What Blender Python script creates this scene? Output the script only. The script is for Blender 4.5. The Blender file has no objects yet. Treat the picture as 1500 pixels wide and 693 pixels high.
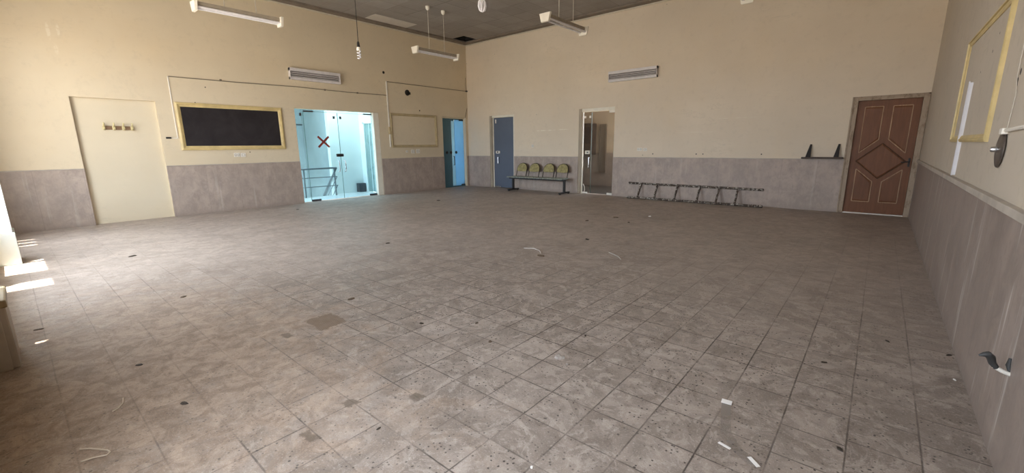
import bpy, bmesh, math, random
from mathutils import Vector, Matrix
random.seed(7)
S = bpy.context.scene
COL = S.collection

# ------------------------------------------------------------------ camera
YAW, PIT, ROL, FPX = -0.70495, -0.20864, -0.01102, 625.84
f_ = Vector((math.sin(YAW)*math.cos(PIT), math.cos(YAW)*math.cos(PIT), math.sin(PIT)))
r_ = Vector((math.cos(YAW), -math.sin(YAW), 0)); u_ = r_.cross(f_)
rr = r_*math.cos(ROL) + u_*math.sin(ROL); uu = u_*math.cos(ROL) - r_*math.sin(ROL)
cam = bpy.data.objects.new('camera', bpy.data.cameras.new('camera')); COL.objects.link(cam)
cam.matrix_world = Matrix(((rr.x, uu.x, -f_.x, 0), (rr.y, uu.y, -f_.y, 0), (rr.z, uu.z, -f_.z, 1.35), (0, 0, 0, 1)))
cam.data.sensor_fit = 'HORIZONTAL'; cam.data.sensor_width = 36; cam.data.lens = FPX/1500*36
cam.data.clip_start = 0.02
S.camera = cam

# ------------------------------------------------------------------ light
EXPOSURE = 0.45
SKY = (0.80, 0.89, 1.0); SKY_S = 9.0
GROUND = (1.0, 0.91, 0.80); GROUND_S = 7.2
SUN_S = 20.0
S.view_settings.view_transform = 'Standard'; S.view_settings.look = 'None'
S.view_settings.gamma = 1.0; S.view_settings.use_curve_mapping = False
S.view_settings.exposure = EXPOSURE
S.cycles.max_bounces = 12; S.cycles.diffuse_bounces = 7; S.cycles.transparent_max_bounces = 12
S.cycles.sample_clamp_indirect = 6.0
S.cycles.caustics_reflective = False; S.cycles.caustics_refractive = False

world = bpy.data.worlds.new('world'); S.world = world; world.use_nodes = True
wt = world.node_tree; wt.nodes.clear()
wo = wt.nodes.new('ShaderNodeOutputWorld'); wb = wt.nodes.new('ShaderNodeBackground')
tc = wt.nodes.new('ShaderNodeTexCoord'); sx = wt.nodes.new('ShaderNodeSeparateXYZ')
rp = wt.nodes.new('ShaderNodeValToRGB')
wt.links.new(tc.outputs['Generated'], sx.inputs[0])
mr = wt.nodes.new('ShaderNodeMapRange'); mr.inputs[1].default_value = -1; mr.inputs[2].default_value = 1
wt.links.new(sx.outputs[2], mr.inputs[0]); wt.links.new(mr.outputs[0], rp.inputs[0])
k = GROUND_S/SKY_S
rp.color_ramp.elements[0].position = 0.49; rp.color_ramp.elements[0].color = (GROUND[0]*k, GROUND[1]*k, GROUND[2]*k, 1)
rp.color_ramp.elements[1].position = 0.51; rp.color_ramp.elements[1].color = (*SKY, 1)
wt.links.new(rp.outputs[0], wb.inputs[0]); wb.inputs[1].default_value = SKY_S
wt.links.new(wb.outputs[0], wo.inputs[0])

sun = bpy.data.objects.new('sun', bpy.data.lights.new('sun', 'SUN')); COL.objects.link(sun)
sun.data.energy = SUN_S; sun.data.angle = math.radians(0.6); sun.data.color = (1.0, 0.95, 0.86)
SUND = Vector((-0.12, 0.15, -1.0))
sun.rotation_euler = SUND.to_track_quat('-Z', 'Y').to_euler()

def portal(loc, direction, sx_, sy_):
    l = bpy.data.lights.new('sky_portal', 'AREA'); l.shape = 'RECTANGLE'; l.size = sx_; l.size_y = sy_
    l.cycles.is_portal = True
    o = bpy.data.objects.new('sky_portal', l); COL.objects.link(o); o.location = loc
    d = Vector(direction)
    up = 'Y'
    z = -d.normalized(); y = Vector((0, 0, 1)) if abs(d.z) < .9 else Vector((0, 1, 0))
    x = y.cross(z)
    o.matrix_world = Matrix(((x.x, y.x, z.x, loc[0]), (x.y, y.y, z.y, loc[1]), (x.z, y.z, z.z, loc[2]), (0, 0, 0, 1)))

# room numbers (metres): camera stands at the origin, 1.35 m up
XL, XR, YB, ZC = -10.93, 0.54, 10.58, 4.663
YF = -0.25
ZW = 1.036
WIN = [(-9.95, -8.4), (-7.86, -5.25), (-4.45, -4.15), (-2.2, -.5)]
ZWIN = (0.5, 3.3)
for a, b in WIN:
    portal(((a+b)/2, YF-.09, sum(ZWIN)/2), (0, 1, 0), b-a, ZWIN[1]-ZWIN[0])

# ------------------------------------------------------------------ materials
class NT:
    def __init__(s, name):
        s.m = bpy.data.materials.new(name); s.m.use_nodes = True
        s.t = s.m.node_tree; s.n = s.t.nodes; s.n.clear()
        s.out = s.n.new('ShaderNodeOutputMaterial')
        s.tc = s.n.new('ShaderNodeTexCoord')
        s.co = s.tc.outputs['Object']
    def put(s, inp, v):
        if hasattr(v, 'is_output'): s.t.links.new(v, inp)
        elif isinstance(v, (tuple, list)):
            inp.default_value = v if len(v) == len(inp.default_value) else (*v, 1)
        else: inp.default_value = v
    def math(s, op, a, b=0.0, c=0.0, clamp=False):
        n = s.n.new('ShaderNodeMath'); n.operation = op; n.use_clamp = clamp
        s.put(n.inputs[0], a); s.put(n.inputs[1], b); s.put(n.inputs[2], c); return n.outputs[0]
    def vm(s, op, a, b=(0, 0, 0)):
        n = s.n.new('ShaderNodeVectorMath'); n.operation = op
        s.put(n.inputs[0], a)
        if op == 'SCALE': n.inputs[3].default_value = b
        else: s.put(n.inputs[1], b)
        return n.outputs[1] if op in ('LENGTH', 'DISTANCE', 'DOT_PRODUCT') else n.outputs[0]
    def sep(s, v):
        n = s.n.new('ShaderNodeSeparateXYZ'); s.put(n.inputs[0], v); return n.outputs
    def comb(s, x, y, z):
        n = s.n.new('ShaderNodeCombineXYZ')
        for i, v in enumerate((x, y, z)): s.put(n.inputs[i], v)
        return n.outputs[0]
    def noise(s, scale, detail=3.0, rough=.55, vec=None, stretch=None, dist=0.0):
        v = vec if vec is not None else s.co
        if stretch: v = s.vm('MULTIPLY', v, stretch)
        n = s.n.new('ShaderNodeTexNoise'); s.put(n.inputs['Vector'], v)
        n.inputs['Scale'].default_value = scale; n.inputs['Detail'].default_value = detail
        n.inputs['Roughness'].default_value = rough; n.inputs['Distortion'].default_value = dist
        return n.outputs[0]
    def voro(s, scale, vec=None, rnd=1.0):
        n = s.n.new('ShaderNodeTexVoronoi'); s.put(n.inputs['Vector'], vec if vec is not None else s.co)
        n.inputs['Scale'].default_value = scale; n.inputs['Randomness'].default_value = rnd
        return n.outputs[0], n.outputs[1]
    def white(s, vec):
        n = s.n.new('ShaderNodeTexWhiteNoise'); n.noise_dimensions = '3D'; s.put(n.inputs[0], vec); return n.outputs[0]
    def rng(s, v, a, b, lo=0.0, hi=1.0, smooth=False):
        n = s.n.new('ShaderNodeMapRange'); n.clamp = True
        if smooth: n.interpolation_type = 'SMOOTHSTEP'
        s.put(n.inputs[0], v)
        for i, q in enumerate((a, b, lo, hi)): s.put(n.inputs[i+1], q)
        return n.outputs[0]
    def mix(s, f, a, b, mode='MIX'):
        n = s.n.new('ShaderNodeMix'); n.data_type = 'RGBA'; n.blend_type = mode
        s.put(n.inputs[0], f); s.put(n.inputs[6], a); s.put(n.inputs[7], b); return n.outputs[2]
    def bump(s, h, strength=.3, dist=.01):
        n = s.n.new('ShaderNodeBump'); n.inputs['Strength'].default_value = strength
        n.inputs['Distance'].default_value = dist; s.put(n.inputs['Height'], h); return n.outputs[0]
    def bsdf(s, col, rough=.6, metal=0.0, normal=None, spec=.5, coat=0.0):
        n = s.n.new('ShaderNodeBsdfPrincipled')
        s.put(n.inputs['Base Color'], col); s.put(n.inputs['Roughness'], rough); s.put(n.inputs['Metallic'], metal)
        n.inputs['Specular IOR Level'].default_value = spec
        if normal is not None: s.put(n.inputs['Normal'], normal)
        s.t.links.new(n.outputs[0], s.out.inputs[0]); return s.m

def simple(name, col, rough=.5, metal=0.0, var=.12, scale=9.0, spec=.5):
    t = NT(name); n = t.noise(scale, 4)
    d = tuple(c*(1-var) for c in col); l = tuple(min(1, c*(1+var)) for c in col)
    return t.bsdf(t.mix(t.rng(n, .3, .7), d, l), t.rng(n, .3, .7, rough-.05, rough+.05), metal, spec=spec)

def spots(t, pts):
    m = None
    for (p, r) in pts:
        d = t.vm('DISTANCE', t.co, p)
        k_ = t.rng(d, r*.8, r*1.1, 1, 0)
        m = k_ if m is None else t.math('MAXIMUM', m, k_)
    return m

def paint(name, base, holes=(), scratch=None, dirt=.5):
    t = NT(name)
    a = tuple(c*.93 for c in base); b = tuple(min(1, c*1.04) for c in base)
    big = t.noise(.55, 4, .6)
    c = t.mix(t.rng(big, .3, .7), a, b)
    band = t.noise(1.6, 3, .6, stretch=(.25, .25, 1.6))             # broad trowel bands along the wall
    c = t.mix(t.rng(band, .35, .75, 0, .35), c, tuple(x*.9 for x in base))
    warm = t.noise(1.1, 5, .65, vec=t.vm('ADD', t.co, (7, 3, 1)))
    c = t.mix(t.rng(warm, .5, .75, 0, .3), c, (base[0]*.98, base[1]*.92, base[2]*.8))
    grime = t.noise(7, 6, .7)
    c = t.mix(t.rng(grime, .54, .70, 0, dirt*.45), c, tuple(x*.72 for x in base))
    dot, dcol = t.voro(2.4)
    gate = t.rng(t.sep(dcol)[0], .82, .83)
    c = t.mix(t.math('MULTIPLY', t.rng(dot, .02, .035, .7, 0), gate), c, (.12, .09, .06))
    crack = t.noise(2.2, 6, .65, stretch=(.35, .35, 1.3), dist=.6)
    cm = t.math('MULTIPLY', t.rng(t.math('ABSOLUTE', t.math('SUBTRACT', crack, .5)), .0, .006, 1, 0), t.rng(big, .52, .62, 0, .35))
    c = t.mix(cm, c, tuple(x*.55 for x in base))
    if scratch:
        c = scratch(t, c)
    if holes: c = t.mix(spots(t, holes), c, (.015, .012, .01))
    fine = t.noise(60, 3); nm = t.bump(t.math('ADD', t.math('MULTIPLY', fine, .25), t.noise(3, 3)), .18, .012)
    return t.bsdf(c, .62, normal=nm, spec=.3)

CREAM = (0.70, 0.60, 0.435)
def scr_left(t, c):
    # pale scuffs high on the wall at the front end and above the frames
    for (y, z, ly, lz, s) in ((.88, 3.33, .03, .16, 1), (1.0, 3.36, .025, .12, 1), (.93, 3.05, .03, .1, .7), (1.9, 1.55, .5, .012, .4)):
        d = t.vm('LENGTH', t.vm('MULTIPLY', t.vm('SUBTRACT', t.co, (XL, y, z)), (0, 1/ly, 1/lz)))
        c = t.mix(t.math('MULTIPLY', t.rng(d, .6, 1, .28*s, 0), t.rng(t.noise(25, 3), .42, .55)), c, (.9, .86, .76))
    return c
def scr_back(t, c):
    for (x, z, lx, lz, s) in ((-7.7, 1.79, .45, .018, 1), (-7.1, 1.8, .3, .015, .8), (-2.6, 1.9, .7, .01, .5), (-3.3, 1.62, .5, .01, .4)):
        d = t.vm('LENGTH', t.vm('MULTIPLY', t.vm('SUBTRACT', t.co, (x, YB, z)), (1/lx, 0, 1/lz)))
        c = t.mix(t.math('MULTIPLY', t.rng(d, .6, 1, .6*s, 0), t.rng(t.noise(9, 3), .42, .55)), c, (.92, .87, .74))
    return c
M = {}
M['cream_left'] = paint('cream_paint_left', CREAM, [((XL, 8.55, 2.44), .022), ((XL, 7.36, 3.41), .04), ((XL, 3.7, 1.28), .012), ((XL, 3.02, 2.62), .012), ((XL, 2.8, 2.3), .01)], scr_left)
M['cream_back'] = paint('cream_paint_back', (0.755, 0.65, 0.51), [((-4.35, YB, 1.12), .015), ((-3.3, YB, 1.12), .015), ((-3.15, YB, 1.12), .014), ((-1.95, YB, 1.12), .014)], scr_back)
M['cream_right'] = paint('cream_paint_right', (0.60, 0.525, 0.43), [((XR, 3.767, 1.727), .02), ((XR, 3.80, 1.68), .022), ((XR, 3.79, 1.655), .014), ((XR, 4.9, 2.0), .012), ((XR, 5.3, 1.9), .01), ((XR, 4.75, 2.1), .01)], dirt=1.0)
M['cream_niche'] = paint('cream_paint_niche', (0.69, 0.605, 0.45), dirt=.2)
M['cream_plain'] = paint('cream_paint_plain', CREAM)

def stone(name, base, axis, streak=.3):
    t = NT(name); P = t.sep(t.co); u = P[axis]
    slab = t.math('FLOOR', t.math('DIVIDE', u, .62))
    tone = t.white(t.comb(slab, 3.0, 1.0))
    st = (1.5, 1.5, 1.0)
    n = t.noise(3.0, 7, .68, stretch=st); n2 = t.noise(9, 8, .72, stretch=(1.2, 1.2, .9), dist=1.2)
    c = t.mix(t.rng(n, .38, .62), tuple(x*.84 for x in base), tuple(x*1.12 for x in base))
    c = t.mix(t.rng(n2, .52, .60, 0, .40), c, (base[0]*1.18, base[1]*1.15, base[2]*1.1))
    c = t.mix(t.rng(n2, .47, .38, 0, .40), c, tuple(x*.72 for x in base))
    c = t.mix(t.rng(tone, 0, 1, 0, .3), c, tuple(x*.88 for x in base))
    drip = t.noise(9, 4, .6, stretch=(1, 1, .06))
    c = t.mix(t.math('MULTIPLY', t.rng(drip, .6, .68), streak), c, (.8, .77, .72))
    fr = t.math('FRACT', t.math('DIVIDE', u, .62))
    j = t.math('LESS_THAN', t.math('ABSOLUTE', t.math('SUBTRACT', fr, .5)), .004)
    c = t.mix(t.math('MULTIPLY', j, .45), c, tuple(x*.5 for x in base))
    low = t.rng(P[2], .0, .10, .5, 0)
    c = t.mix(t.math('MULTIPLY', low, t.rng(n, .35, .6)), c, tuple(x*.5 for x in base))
    return t.bsdf(c, t.rng(n, .3, .7, .42, .6), normal=t.bump(n2, .15, .004), spec=.4)
STONE = (0.42, 0.365, 0.335)
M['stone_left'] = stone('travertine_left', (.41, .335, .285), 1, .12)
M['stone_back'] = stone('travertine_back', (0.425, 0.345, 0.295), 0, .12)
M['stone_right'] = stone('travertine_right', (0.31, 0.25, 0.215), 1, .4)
M['ledge'] = simple('ledge_stone', (.42, .37, .32), .5, var=.2, scale=5)
M['ledge_pale'] = simple('ledge_pale_stone', (.47, .42, .36), .5, var=.2, scale=5)

# floor: grid of cement tiles, worn, with dark chips in the mix, dust and a few broken tiles
TX, TY, OX, OY = .2566, .2545, -1.4925, 1.5300
def floor_mat():
    t = NT('terrazzo_floor'); P = t.sep(t.co); x, y = P[0], P[1]
    wob = t.math('MULTIPLY', t.math('SUBTRACT', t.noise(1.3, 2), .5), .012)
    gx = t.math('DIVIDE', t.math('ADD', t.math('SUBTRACT', x, OX), wob), TX)
    colid = t.math('FLOOR', gx)
    rightside = t.math('GREATER_THAN', x, -.21)
    stag = t.math('MULTIPLY', t.math('SUBTRACT', t.white(t.comb(colid, 7.0, 2.0)), .15), rightside)
    gy = t.math('ADD', t.math('DIVIDE', t.math('ADD', t.math('SUBTRACT', y, OY), wob), TY), stag)
    rowid = t.math('FLOOR', gy)
    ex = t.math('MULTIPLY', t.math('SUBTRACT', .5, t.math('ABSOLUTE', t.math('SUBTRACT', t.math('FRACT', gx), .5))), TX)
    ey = t.math('MULTIPLY', t.math('SUBTRACT', .5, t.math('ABSOLUTE', t.math('SUBTRACT', t.math('FRACT', gy), .5))), TY)
    cell = t.comb(colid, rowid, 0.0)
    tone = t.white(cell); tone2 = t.white(t.comb(rowid, colid, 5.0))
    off = t.vm('SCALE', t.comb(tone, tone2, 0.0), 3.0)                 # every tile has its own clouding
    tv = t.vm('ADD', t.co, off)
    base = t.mix(tone, (.335, .300, .272), (.415, .378, .347))
    base = t.mix(t.rng(tone2, .75, 1, 0, .4), base, (.43, .395, .365))
    cl = t.noise(6.5, 8, .70, vec=tv, dist=.9)
    base = t.mix(1.0, base, t.mix(t.rng(cl, .40, .60), (.80, .79, .78), (1.18, 1.17, 1.16)), 'MULTIPLY')
    def shift(a_): return t.vm('ADD', t.co, a_)
    # crisp pale scuffs and footprints
    sc = t.noise(3.4, 9, .66, dist=2.2)
    base = t.mix(t.rng(sc, .545, .56, 0, .50), base, (.56, .515, .475))
    sc2 = t.noise(4.3, 9, .68, vec=shift((11, 5, 0)), dist=2.6)
    base = t.mix(t.rng(sc2, .57, .59, 0, .5), base, (.58, .54, .505))
    warp = t.vm('SCALE', t.vm('SUBTRACT', t.comb(t.noise(4, 4), t.noise(4, 4, vec=shift((4, 4, 0))), 0.0), (.5, .5, 0)), .55)
    blob, bcol = t.voro(1.7, t.vm('ADD', t.co, warp))
    bm_ = t.math('MULTIPLY', t.rng(blob, .17, .20, 1, 0, True), t.rng(t.sep(bcol)[1], .42, .44))
    base = t.mix(t.math('MULTIPLY', bm_, t.rng(t.noise(16, 6, .75), .38, .60, .2, .8)), base, (.58, .54, .50))
    # dark rubbed stains with crisp rims
    ds = t.noise(2.3, 9, .68, vec=shift((3.3, 9.1, 0)), dist=1.8)
    base = t.mix(t.rng(ds, .55, .575, 0, .48), base, (.225, .195, .17))
    rim = t.math('ABSOLUTE', t.math('SUBTRACT', t.noise(3.0, 9, .62, vec=shift((1, 7, 0)), dist=2.4), .5))
    base = t.mix(t.math('MULTIPLY', t.rng(rim, 0, .006, 1, 0), t.rng(t.noise(1.3, 3), .48, .56, 0, .5)), base, (.20, .17, .15))
    rim2 = t.math('ABSOLUTE', t.math('SUBTRACT', t.noise(2.4, 9, .62, vec=shift((8, 2, 0)), dist=2.8), .5))
    base = t.mix(t.math('MULTIPLY', t.rng(rim2, 0, .012, 1, 0), t.rng(t.noise(1.5, 3, vec=shift((2, 2, 0))), .48, .56, 0, .5)), base, (.62, .58, .54))
    base = t.mix(1.0, base, (.79, .79, .79), 'MULTIPLY')  # bare near tiles darkened in colour to offset strong window light
    # tan dust, thickest left of the middle towards the front, and a thin film further off whose paleness also paints in light
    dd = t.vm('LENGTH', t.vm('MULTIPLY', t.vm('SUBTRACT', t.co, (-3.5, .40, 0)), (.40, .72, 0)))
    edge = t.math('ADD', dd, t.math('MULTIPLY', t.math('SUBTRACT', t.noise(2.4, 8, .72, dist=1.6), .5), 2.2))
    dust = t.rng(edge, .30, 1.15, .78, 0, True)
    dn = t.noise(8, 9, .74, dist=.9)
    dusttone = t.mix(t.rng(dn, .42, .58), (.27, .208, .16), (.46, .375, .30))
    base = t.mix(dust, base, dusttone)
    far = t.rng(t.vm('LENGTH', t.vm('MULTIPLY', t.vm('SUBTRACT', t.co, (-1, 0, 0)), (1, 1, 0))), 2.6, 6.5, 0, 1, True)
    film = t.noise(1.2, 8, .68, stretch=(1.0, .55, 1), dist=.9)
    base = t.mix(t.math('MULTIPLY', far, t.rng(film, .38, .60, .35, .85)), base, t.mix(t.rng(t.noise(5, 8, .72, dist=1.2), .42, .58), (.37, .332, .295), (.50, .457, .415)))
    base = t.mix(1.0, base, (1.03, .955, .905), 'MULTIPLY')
    # dark chips in the terrazzo
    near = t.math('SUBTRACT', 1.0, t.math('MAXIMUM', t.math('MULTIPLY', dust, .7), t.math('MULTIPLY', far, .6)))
    clus = t.rng(t.noise(3.5, 3, vec=tv), .40, .55, .35, 1)
    v1, c1 = t.voro(46); s1 = t.math('MULTIPLY', t.rng(v1, .19, .26, 1, 0), t.rng(t.sep(c1)[0], .58, .60))
    v2, c2 = t.voro(27, shift((.3, .7, 0))); s2 = t.math('MULTIPLY', t.rng(v2, .13, .18, 1, 0), t.rng(t.sep(c2)[0], .62, .64))
    sp = t.math('MULTIPLY', t.math('MULTIPLY', t.math('MAXIMUM', s1, s2), near), clus)
    base = t.mix(t.math('MULTIPLY', sp, .95), base, (.05, .04, .034))
    # fine grit, light and dark
    base = t.mix(t.rng(t.noise(150, 2), .56, .66, 0, .35), base, (.17, .15, .135))
    base = t.mix(t.rng(t.noise(120, 2, vec=shift((3, 3, 0))), .58, .68, 0, .3), base, (.62, .58, .55))
    # joints, filled and rubbed away here and there
    jw = t.math('ADD', t.math('MINIMUM', ex, ey), t.math('MULTIPLY', t.math('SUBTRACT', t.noise(30, 3), .5), .004))
    wear = t.rng(t.noise(1.6, 6, .7, vec=shift((5, 1, 0))), .40, .56, .25, 1)
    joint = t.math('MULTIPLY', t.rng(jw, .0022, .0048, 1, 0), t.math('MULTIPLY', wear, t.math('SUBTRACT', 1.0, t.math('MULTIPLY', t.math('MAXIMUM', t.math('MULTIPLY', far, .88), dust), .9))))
    base = t.mix(t.math('MULTIPLY', joint, .92), base, (.075, .06, .052))
    # a bare mortar square and broken corners
    def rect(cx, cy, hx, hy, jag):
        qx = t.math('SUBTRACT', t.math('ABSOLUTE', t.math('SUBTRACT', x, cx)), hx)
        qy = t.math('SUBTRACT', t.math('ABSOLUTE', t.math('SUBTRACT', y, cy)), hy)
        q = t.math('ADD', t.math('MAXIMUM', qx, qy), t.math('MULTIPLY', t.math('SUBTRACT', t.noise(9, 6, .75), .5), jag))
        return t.rng(q, -.004, .006, 1, 0)
    hatch = t.math('SINE', t.math('MULTIPLY', t.math('ADD', x, t.math('MULTIPLY', y, .6)), 300))
    base = t.mix(t.math('MULTIPLY', rect(-3.20, 1.47, .14, .11, .13), .85), base, t.mix(t.rng(hatch, -.4, .6, .2, 1), (.13, .09, .06), (.24, .175, .125)))
    for (cx, cy, hx, hy) in ((-3.17, 1.16, .05, .03), (-1.92, .74, .045, .022), (-2.02, 1.01, .03, .03), (-1.79, 1.27, .04, .03)):
        base = t.mix(t.math('MULTIPLY', rect(cx, cy, hx, hy, .10), .7), base, (.13, .10, .075))
    rough = t.rng(cl, .4, .6, .45, .62); rough = t.math('ADD', rough, t.math('MULTIPLY', dust, .2))
    h = t.math('ADD', t.math('MULTIPLY', cl, .25), t.math('MULTIPLY', joint, -1.0))
    return t.bsdf(base, rough, normal=t.bump(h, .25, .004), spec=.45)
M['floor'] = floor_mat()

def ceil_mat():
    t = NT('ceiling_board'); P = t.sep(t.co)
    gx = t.math('DIVIDE', t.math('SUBTRACT', P[0], -10.20), .49); gy = t.math('DIVIDE', t.math('SUBTRACT', P[1], 7.36), .615)
    tone = t.white(t.comb(t.math('FLOOR', gx), t.math('FLOOR', gy), 0.0))
    n = t.noise(2.2, 6, .65); n2 = t.noise(9, 5, .7, stretch=(.5, 2.5, 1))
    c = t.mix(tone, (.315, .285, .255), (.375, .34, .31))
    c = t.mix(t.rng(n, .35, .7, 0, .5), c, (.26, .23, .20)); c = t.mix(t.rng(n2, .5, .75, 0, .3), c, (.43, .395, .36))
    e = t.math('MINIMUM', t.math('SUBTRACT', .5, t.math('ABSOLUTE', t.math('SUBTRACT', t.math('FRACT', gx), .5))), t.math('SUBTRACT', .5, t.math('ABSOLUTE', t.math('SUBTRACT', t.math('FRACT', gy), .5))))
    jl = t.math('MULTIPLY', t.rng(e, .006, .014, 1, 0), t.rng(t.noise(1.0, 3, .6), .42, .6, .1, .8))
    c = t.mix(jl, c, (.09, .075, .06))
    return t.bsdf(c, .8, normal=t.bump(n2, .2, .006), spec=.2)
M['ceiling'] = ceil_mat()
M['void'] = simple('dark_void', (.012, .011, .01), .9)
M['tile_white'] = simple('pale_ceiling_tile', (.62, .57, .51), .7, var=.05)
M['cove'] = simple('brown_cove', (.20, .165, .13), .7, var=.25, scale=3)
M['cove_line'] = simple('pale_cove_bead', (.62, .56, .45), .6, var=.1, scale=3)

M['gold_frame'] = simple('yellow_cream_wood', (.64, .50, .235), .45, var=.15, scale=6)
M['tan_frame'] = simple('tan_painted_wood', (.50, .40, .23), .5, var=.15, scale=6)
def board_mat():
    t = NT('blackboard_slate'); n = t.noise(2.0, 6, .65, dist=.8)
    return t.bsdf(t.mix(t.rng(n, .35, .7), (.016, .013, .015), (.034, .029, .031)), .5, spec=.35)
M['board'] = board_mat()
M['white_enamel'] = simple('white_enamel', (.80, .77, .70), .4, var=.05)
M['cap_white'] = simple('cream_end_cap', (.86, .81, .70), .45, var=.05)
M['batten'] = simple('brown_shaded_batten', (.36, .31, .24), .5, var=.15)
M['tube'] = simple('fluorescent_tube', (.86, .84, .86), .25, var=.03)
M['louver'] = simple('grey_white_louver', (.68, .65, .65), .4, var=.08)
M['louver_dark'] = simple('louver_gap', (.16, .14, .125), .6)
M['plastic_white'] = simple('off_white_plastic', (.82, .78, .70), .45, var=.08)
M['plastic_grey'] = simple('pale_grey_plastic', (.72, .72, .76), .45, var=.05)
M['cable'] = simple('grey_brown_cable', (.22, .18, .13), .6, var=.2)
M['black'] = simple('black_plastic', (.015, .014, .014), .45)
M['black_wire'] = simple('black_wire', (.02, .018, .017), .5)
M['rod'] = simple('pale_rod', (.60, .55, .47), .4)
M['chrome'] = simple('brushed_steel', (.62, .63, .65), .28, .95, var=.06)
M['rail_steel'] = simple('grey_rail_steel', (.20, .21, .22), .4, .5, var=.06)
M['steel_dark'] = simple('dark_fitting', (.10, .10, .11), .4, .7)
M['black_metal'] = simple('black_painted_metal', (.022, .019, .018), .45, .2)
M['hall_white'] = simple('pale_hall_plaster', (.80, .82, .80), .6, var=.03, scale=2)
M['hall_grey'] = simple('grey_hall_marble', (.36, .40, .42), .5, var=.12, scale=2)
M['hall_floor'] = simple('pale_hall_floor', (.66, .66, .64), .4, var=.05)
M['red_tape'] = simple('dark_red_tape', (.26, .035, .025), .5, var=.25, scale=20)
M['white_frame'] = simple('cream_door_frame', (.80, .75, .63), .45, var=.05)

def glass(name, tint, refl=.10, rough=.02, dirt=0.0, dirtcol=(.5, .5, .5)):
    t = NT(name)
    tr = t.n.new('ShaderNodeBsdfTransparent'); tr.inputs[0].default_value = (*tint, 1)
    gl = t.n.new('ShaderNodeBsdfGlossy'); gl.inputs['Roughness'].default_value = rough
    lw = t.n.new('ShaderNodeLayerWeight'); lw.inputs[0].default_value = .25
    f = t.rng(lw.outputs['Fresnel'], 0, 1, refl*.4, refl*6)
    mx = t.n.new('ShaderNodeMixShader'); t.t.links.new(f, mx.inputs[0]); t.t.links.new(tr.outputs[0], mx.inputs[1]); t.t.links.new(gl.outputs[0], mx.inputs[2])
    last = mx.outputs[0]
    if dirt:
        df = t.n.new('ShaderNodeBsdfDiffuse'); df.inputs[0].default_value = (*dirtcol, 1)
        m2 = t.n.new('ShaderNodeMixShader'); t.t.links.new(t.rng(t.noise(2.5, 4), .3, .7, dirt*.6, dirt), m2.inputs[0])
        t.t.links.new(last, m2.inputs[1]); t.t.links.new(df.outputs[0], m2.inputs[2]); last = m2.outputs[0]
    t.t.links.new(last, t.out.inputs[0]); return t.m
M['glass_cyan'] = glass('cyan_tinted_glass', (.63, .81, .90), .05)
M['glass_edge'] = simple('green_glass_edge', (.10, .20, .19), .2)
M['glass_smoke'] = glass('smoked_glass', (.64, .63, .62), .05, dirt=.04, dirtcol=(.35, .3, .26))
M['film_slate'] = simple('slate_blue_film', (.122, .145, .190), .5, var=.06, scale=1.5, spec=.25)
M['film_sage'] = simple('sage_green_film', (.25, .33, .31), .3, var=.06, scale=1.5)
def wood_mat(name, a, b, sc=(14, 14, 1.2)):
    t = NT(name); n = t.noise(2.2, 6, .65, stretch=sc, dist=.5); w = t.noise(1.7, 4)
    c = t.mix(t.rng(n, .3, .7), a, b); c = t.mix(t.rng(w, .5, .75, 0, .35), c, tuple(x*.7 for x in a))
    return t.bsdf(c, .5, normal=t.bump(n, .1, .002), spec=.35)
M['door_wood'] = wood_mat('brown_door_wood', (.145, .056, .024), (.21, .085, .038))
M['door_bead'] = wood_mat('worn_pale_bead', (.30, .17, .10), (.60, .42, .28))
M['door_bead_dark'] = wood_mat('dark_groove', (.06, .03, .016), (.10, .05, .027))
def worn(name, base, under):
    t = NT(name); n = t.noise(6, 6, .75, stretch=(2, 2, .8))
    return t.bsdf(t.mix(t.rng(n, .52, .62), base, under), .55, spec=.3)
M['door_frame'] = worn('worn_cream_frame', (.40, .31, .225), (.25, .18, .12))
M['plank'] = wood_mat('dark_plank', (.04, .024, .016), (.085, .05, .034), (1.2, 10, 10))
M['hookwood'] = wood_mat('hook_board_wood', (.17, .10, .055), (.27, .17, .10), (10, 1.2, 10))
M['hook'] = simple('yellowed_plastic_hook', (.60, .52, .28), .4, var=.15)
def splash(name, wood, col):
    t = NT(name); n = t.noise(28, 5, .7); n2 = t.noise(11, 4, .7)
    c = t.mix(t.rng(t.noise(6, 5), .3, .7), tuple(x*.7 for x in wood), wood)
    c = t.mix(t.rng(n, .53, .58, 0, .9), c, col); c = t.mix(t.rng(n2, .62, .66, 0, .8), c, (.35, .3, .24))
    return t.bsdf(c, .6, spec=.3)
M['ladder'] = splash('paint_splashed_metal', (.085, .062, .048), (.62, .57, .50))
M['olive'] = simple('olive_vinyl', (.34, .285, .12), .45, var=.35, scale=16)
M['seat_grey'] = splash('worn_grey_green_seat', (.30, .33, .29), (.62, .66, .58))
M['tube_dark'] = simple('dark_bronze_tube', (.06, .05, .04), .35, .6)
M['bell'] = simple('tarnished_bell', (.16, .135, .12), .38, .7, var=.35, scale=14)
M['pvc'] = simple('white_pipe', (.80, .76, .68), .4, var=.1)
M['rubber'] = simple('grey_hose', (.055, .055, .055), .5, var=.3)
M['chip'] = simple('dark_chip', (.045, .033, .024), .7, var=.3, scale=30)
M['chip_brown'] = simple('brown_chip', (.13, .09, .06), .7, var=.3, scale=30)
M['paper'] = simple('white_paper', (.85, .83, .80), .6, var=.05)
M['lump'] = simple('plaster_crumb', (.32, .285, .255), .8, var=.25, scale=40)
M['lump_pale'] = simple('pale_grey_scrap', (.48, .44, .40), .7)
M['socket_dark'] = simple('grey_socket_insert', (.42, .39, .34), .5)
M['wire_cream'] = simple('cream_wire', (.62, .53, .42), .5)
M['film_clear'] = glass('clear_plastic_strip', (1, 1, 1), .04, .3, dirt=.16, dirtcol=(.42, .39, .36))
M['pillar'] = simple('white_pillar_paint', (.84, .85, .82), .6, var=.03)
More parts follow.
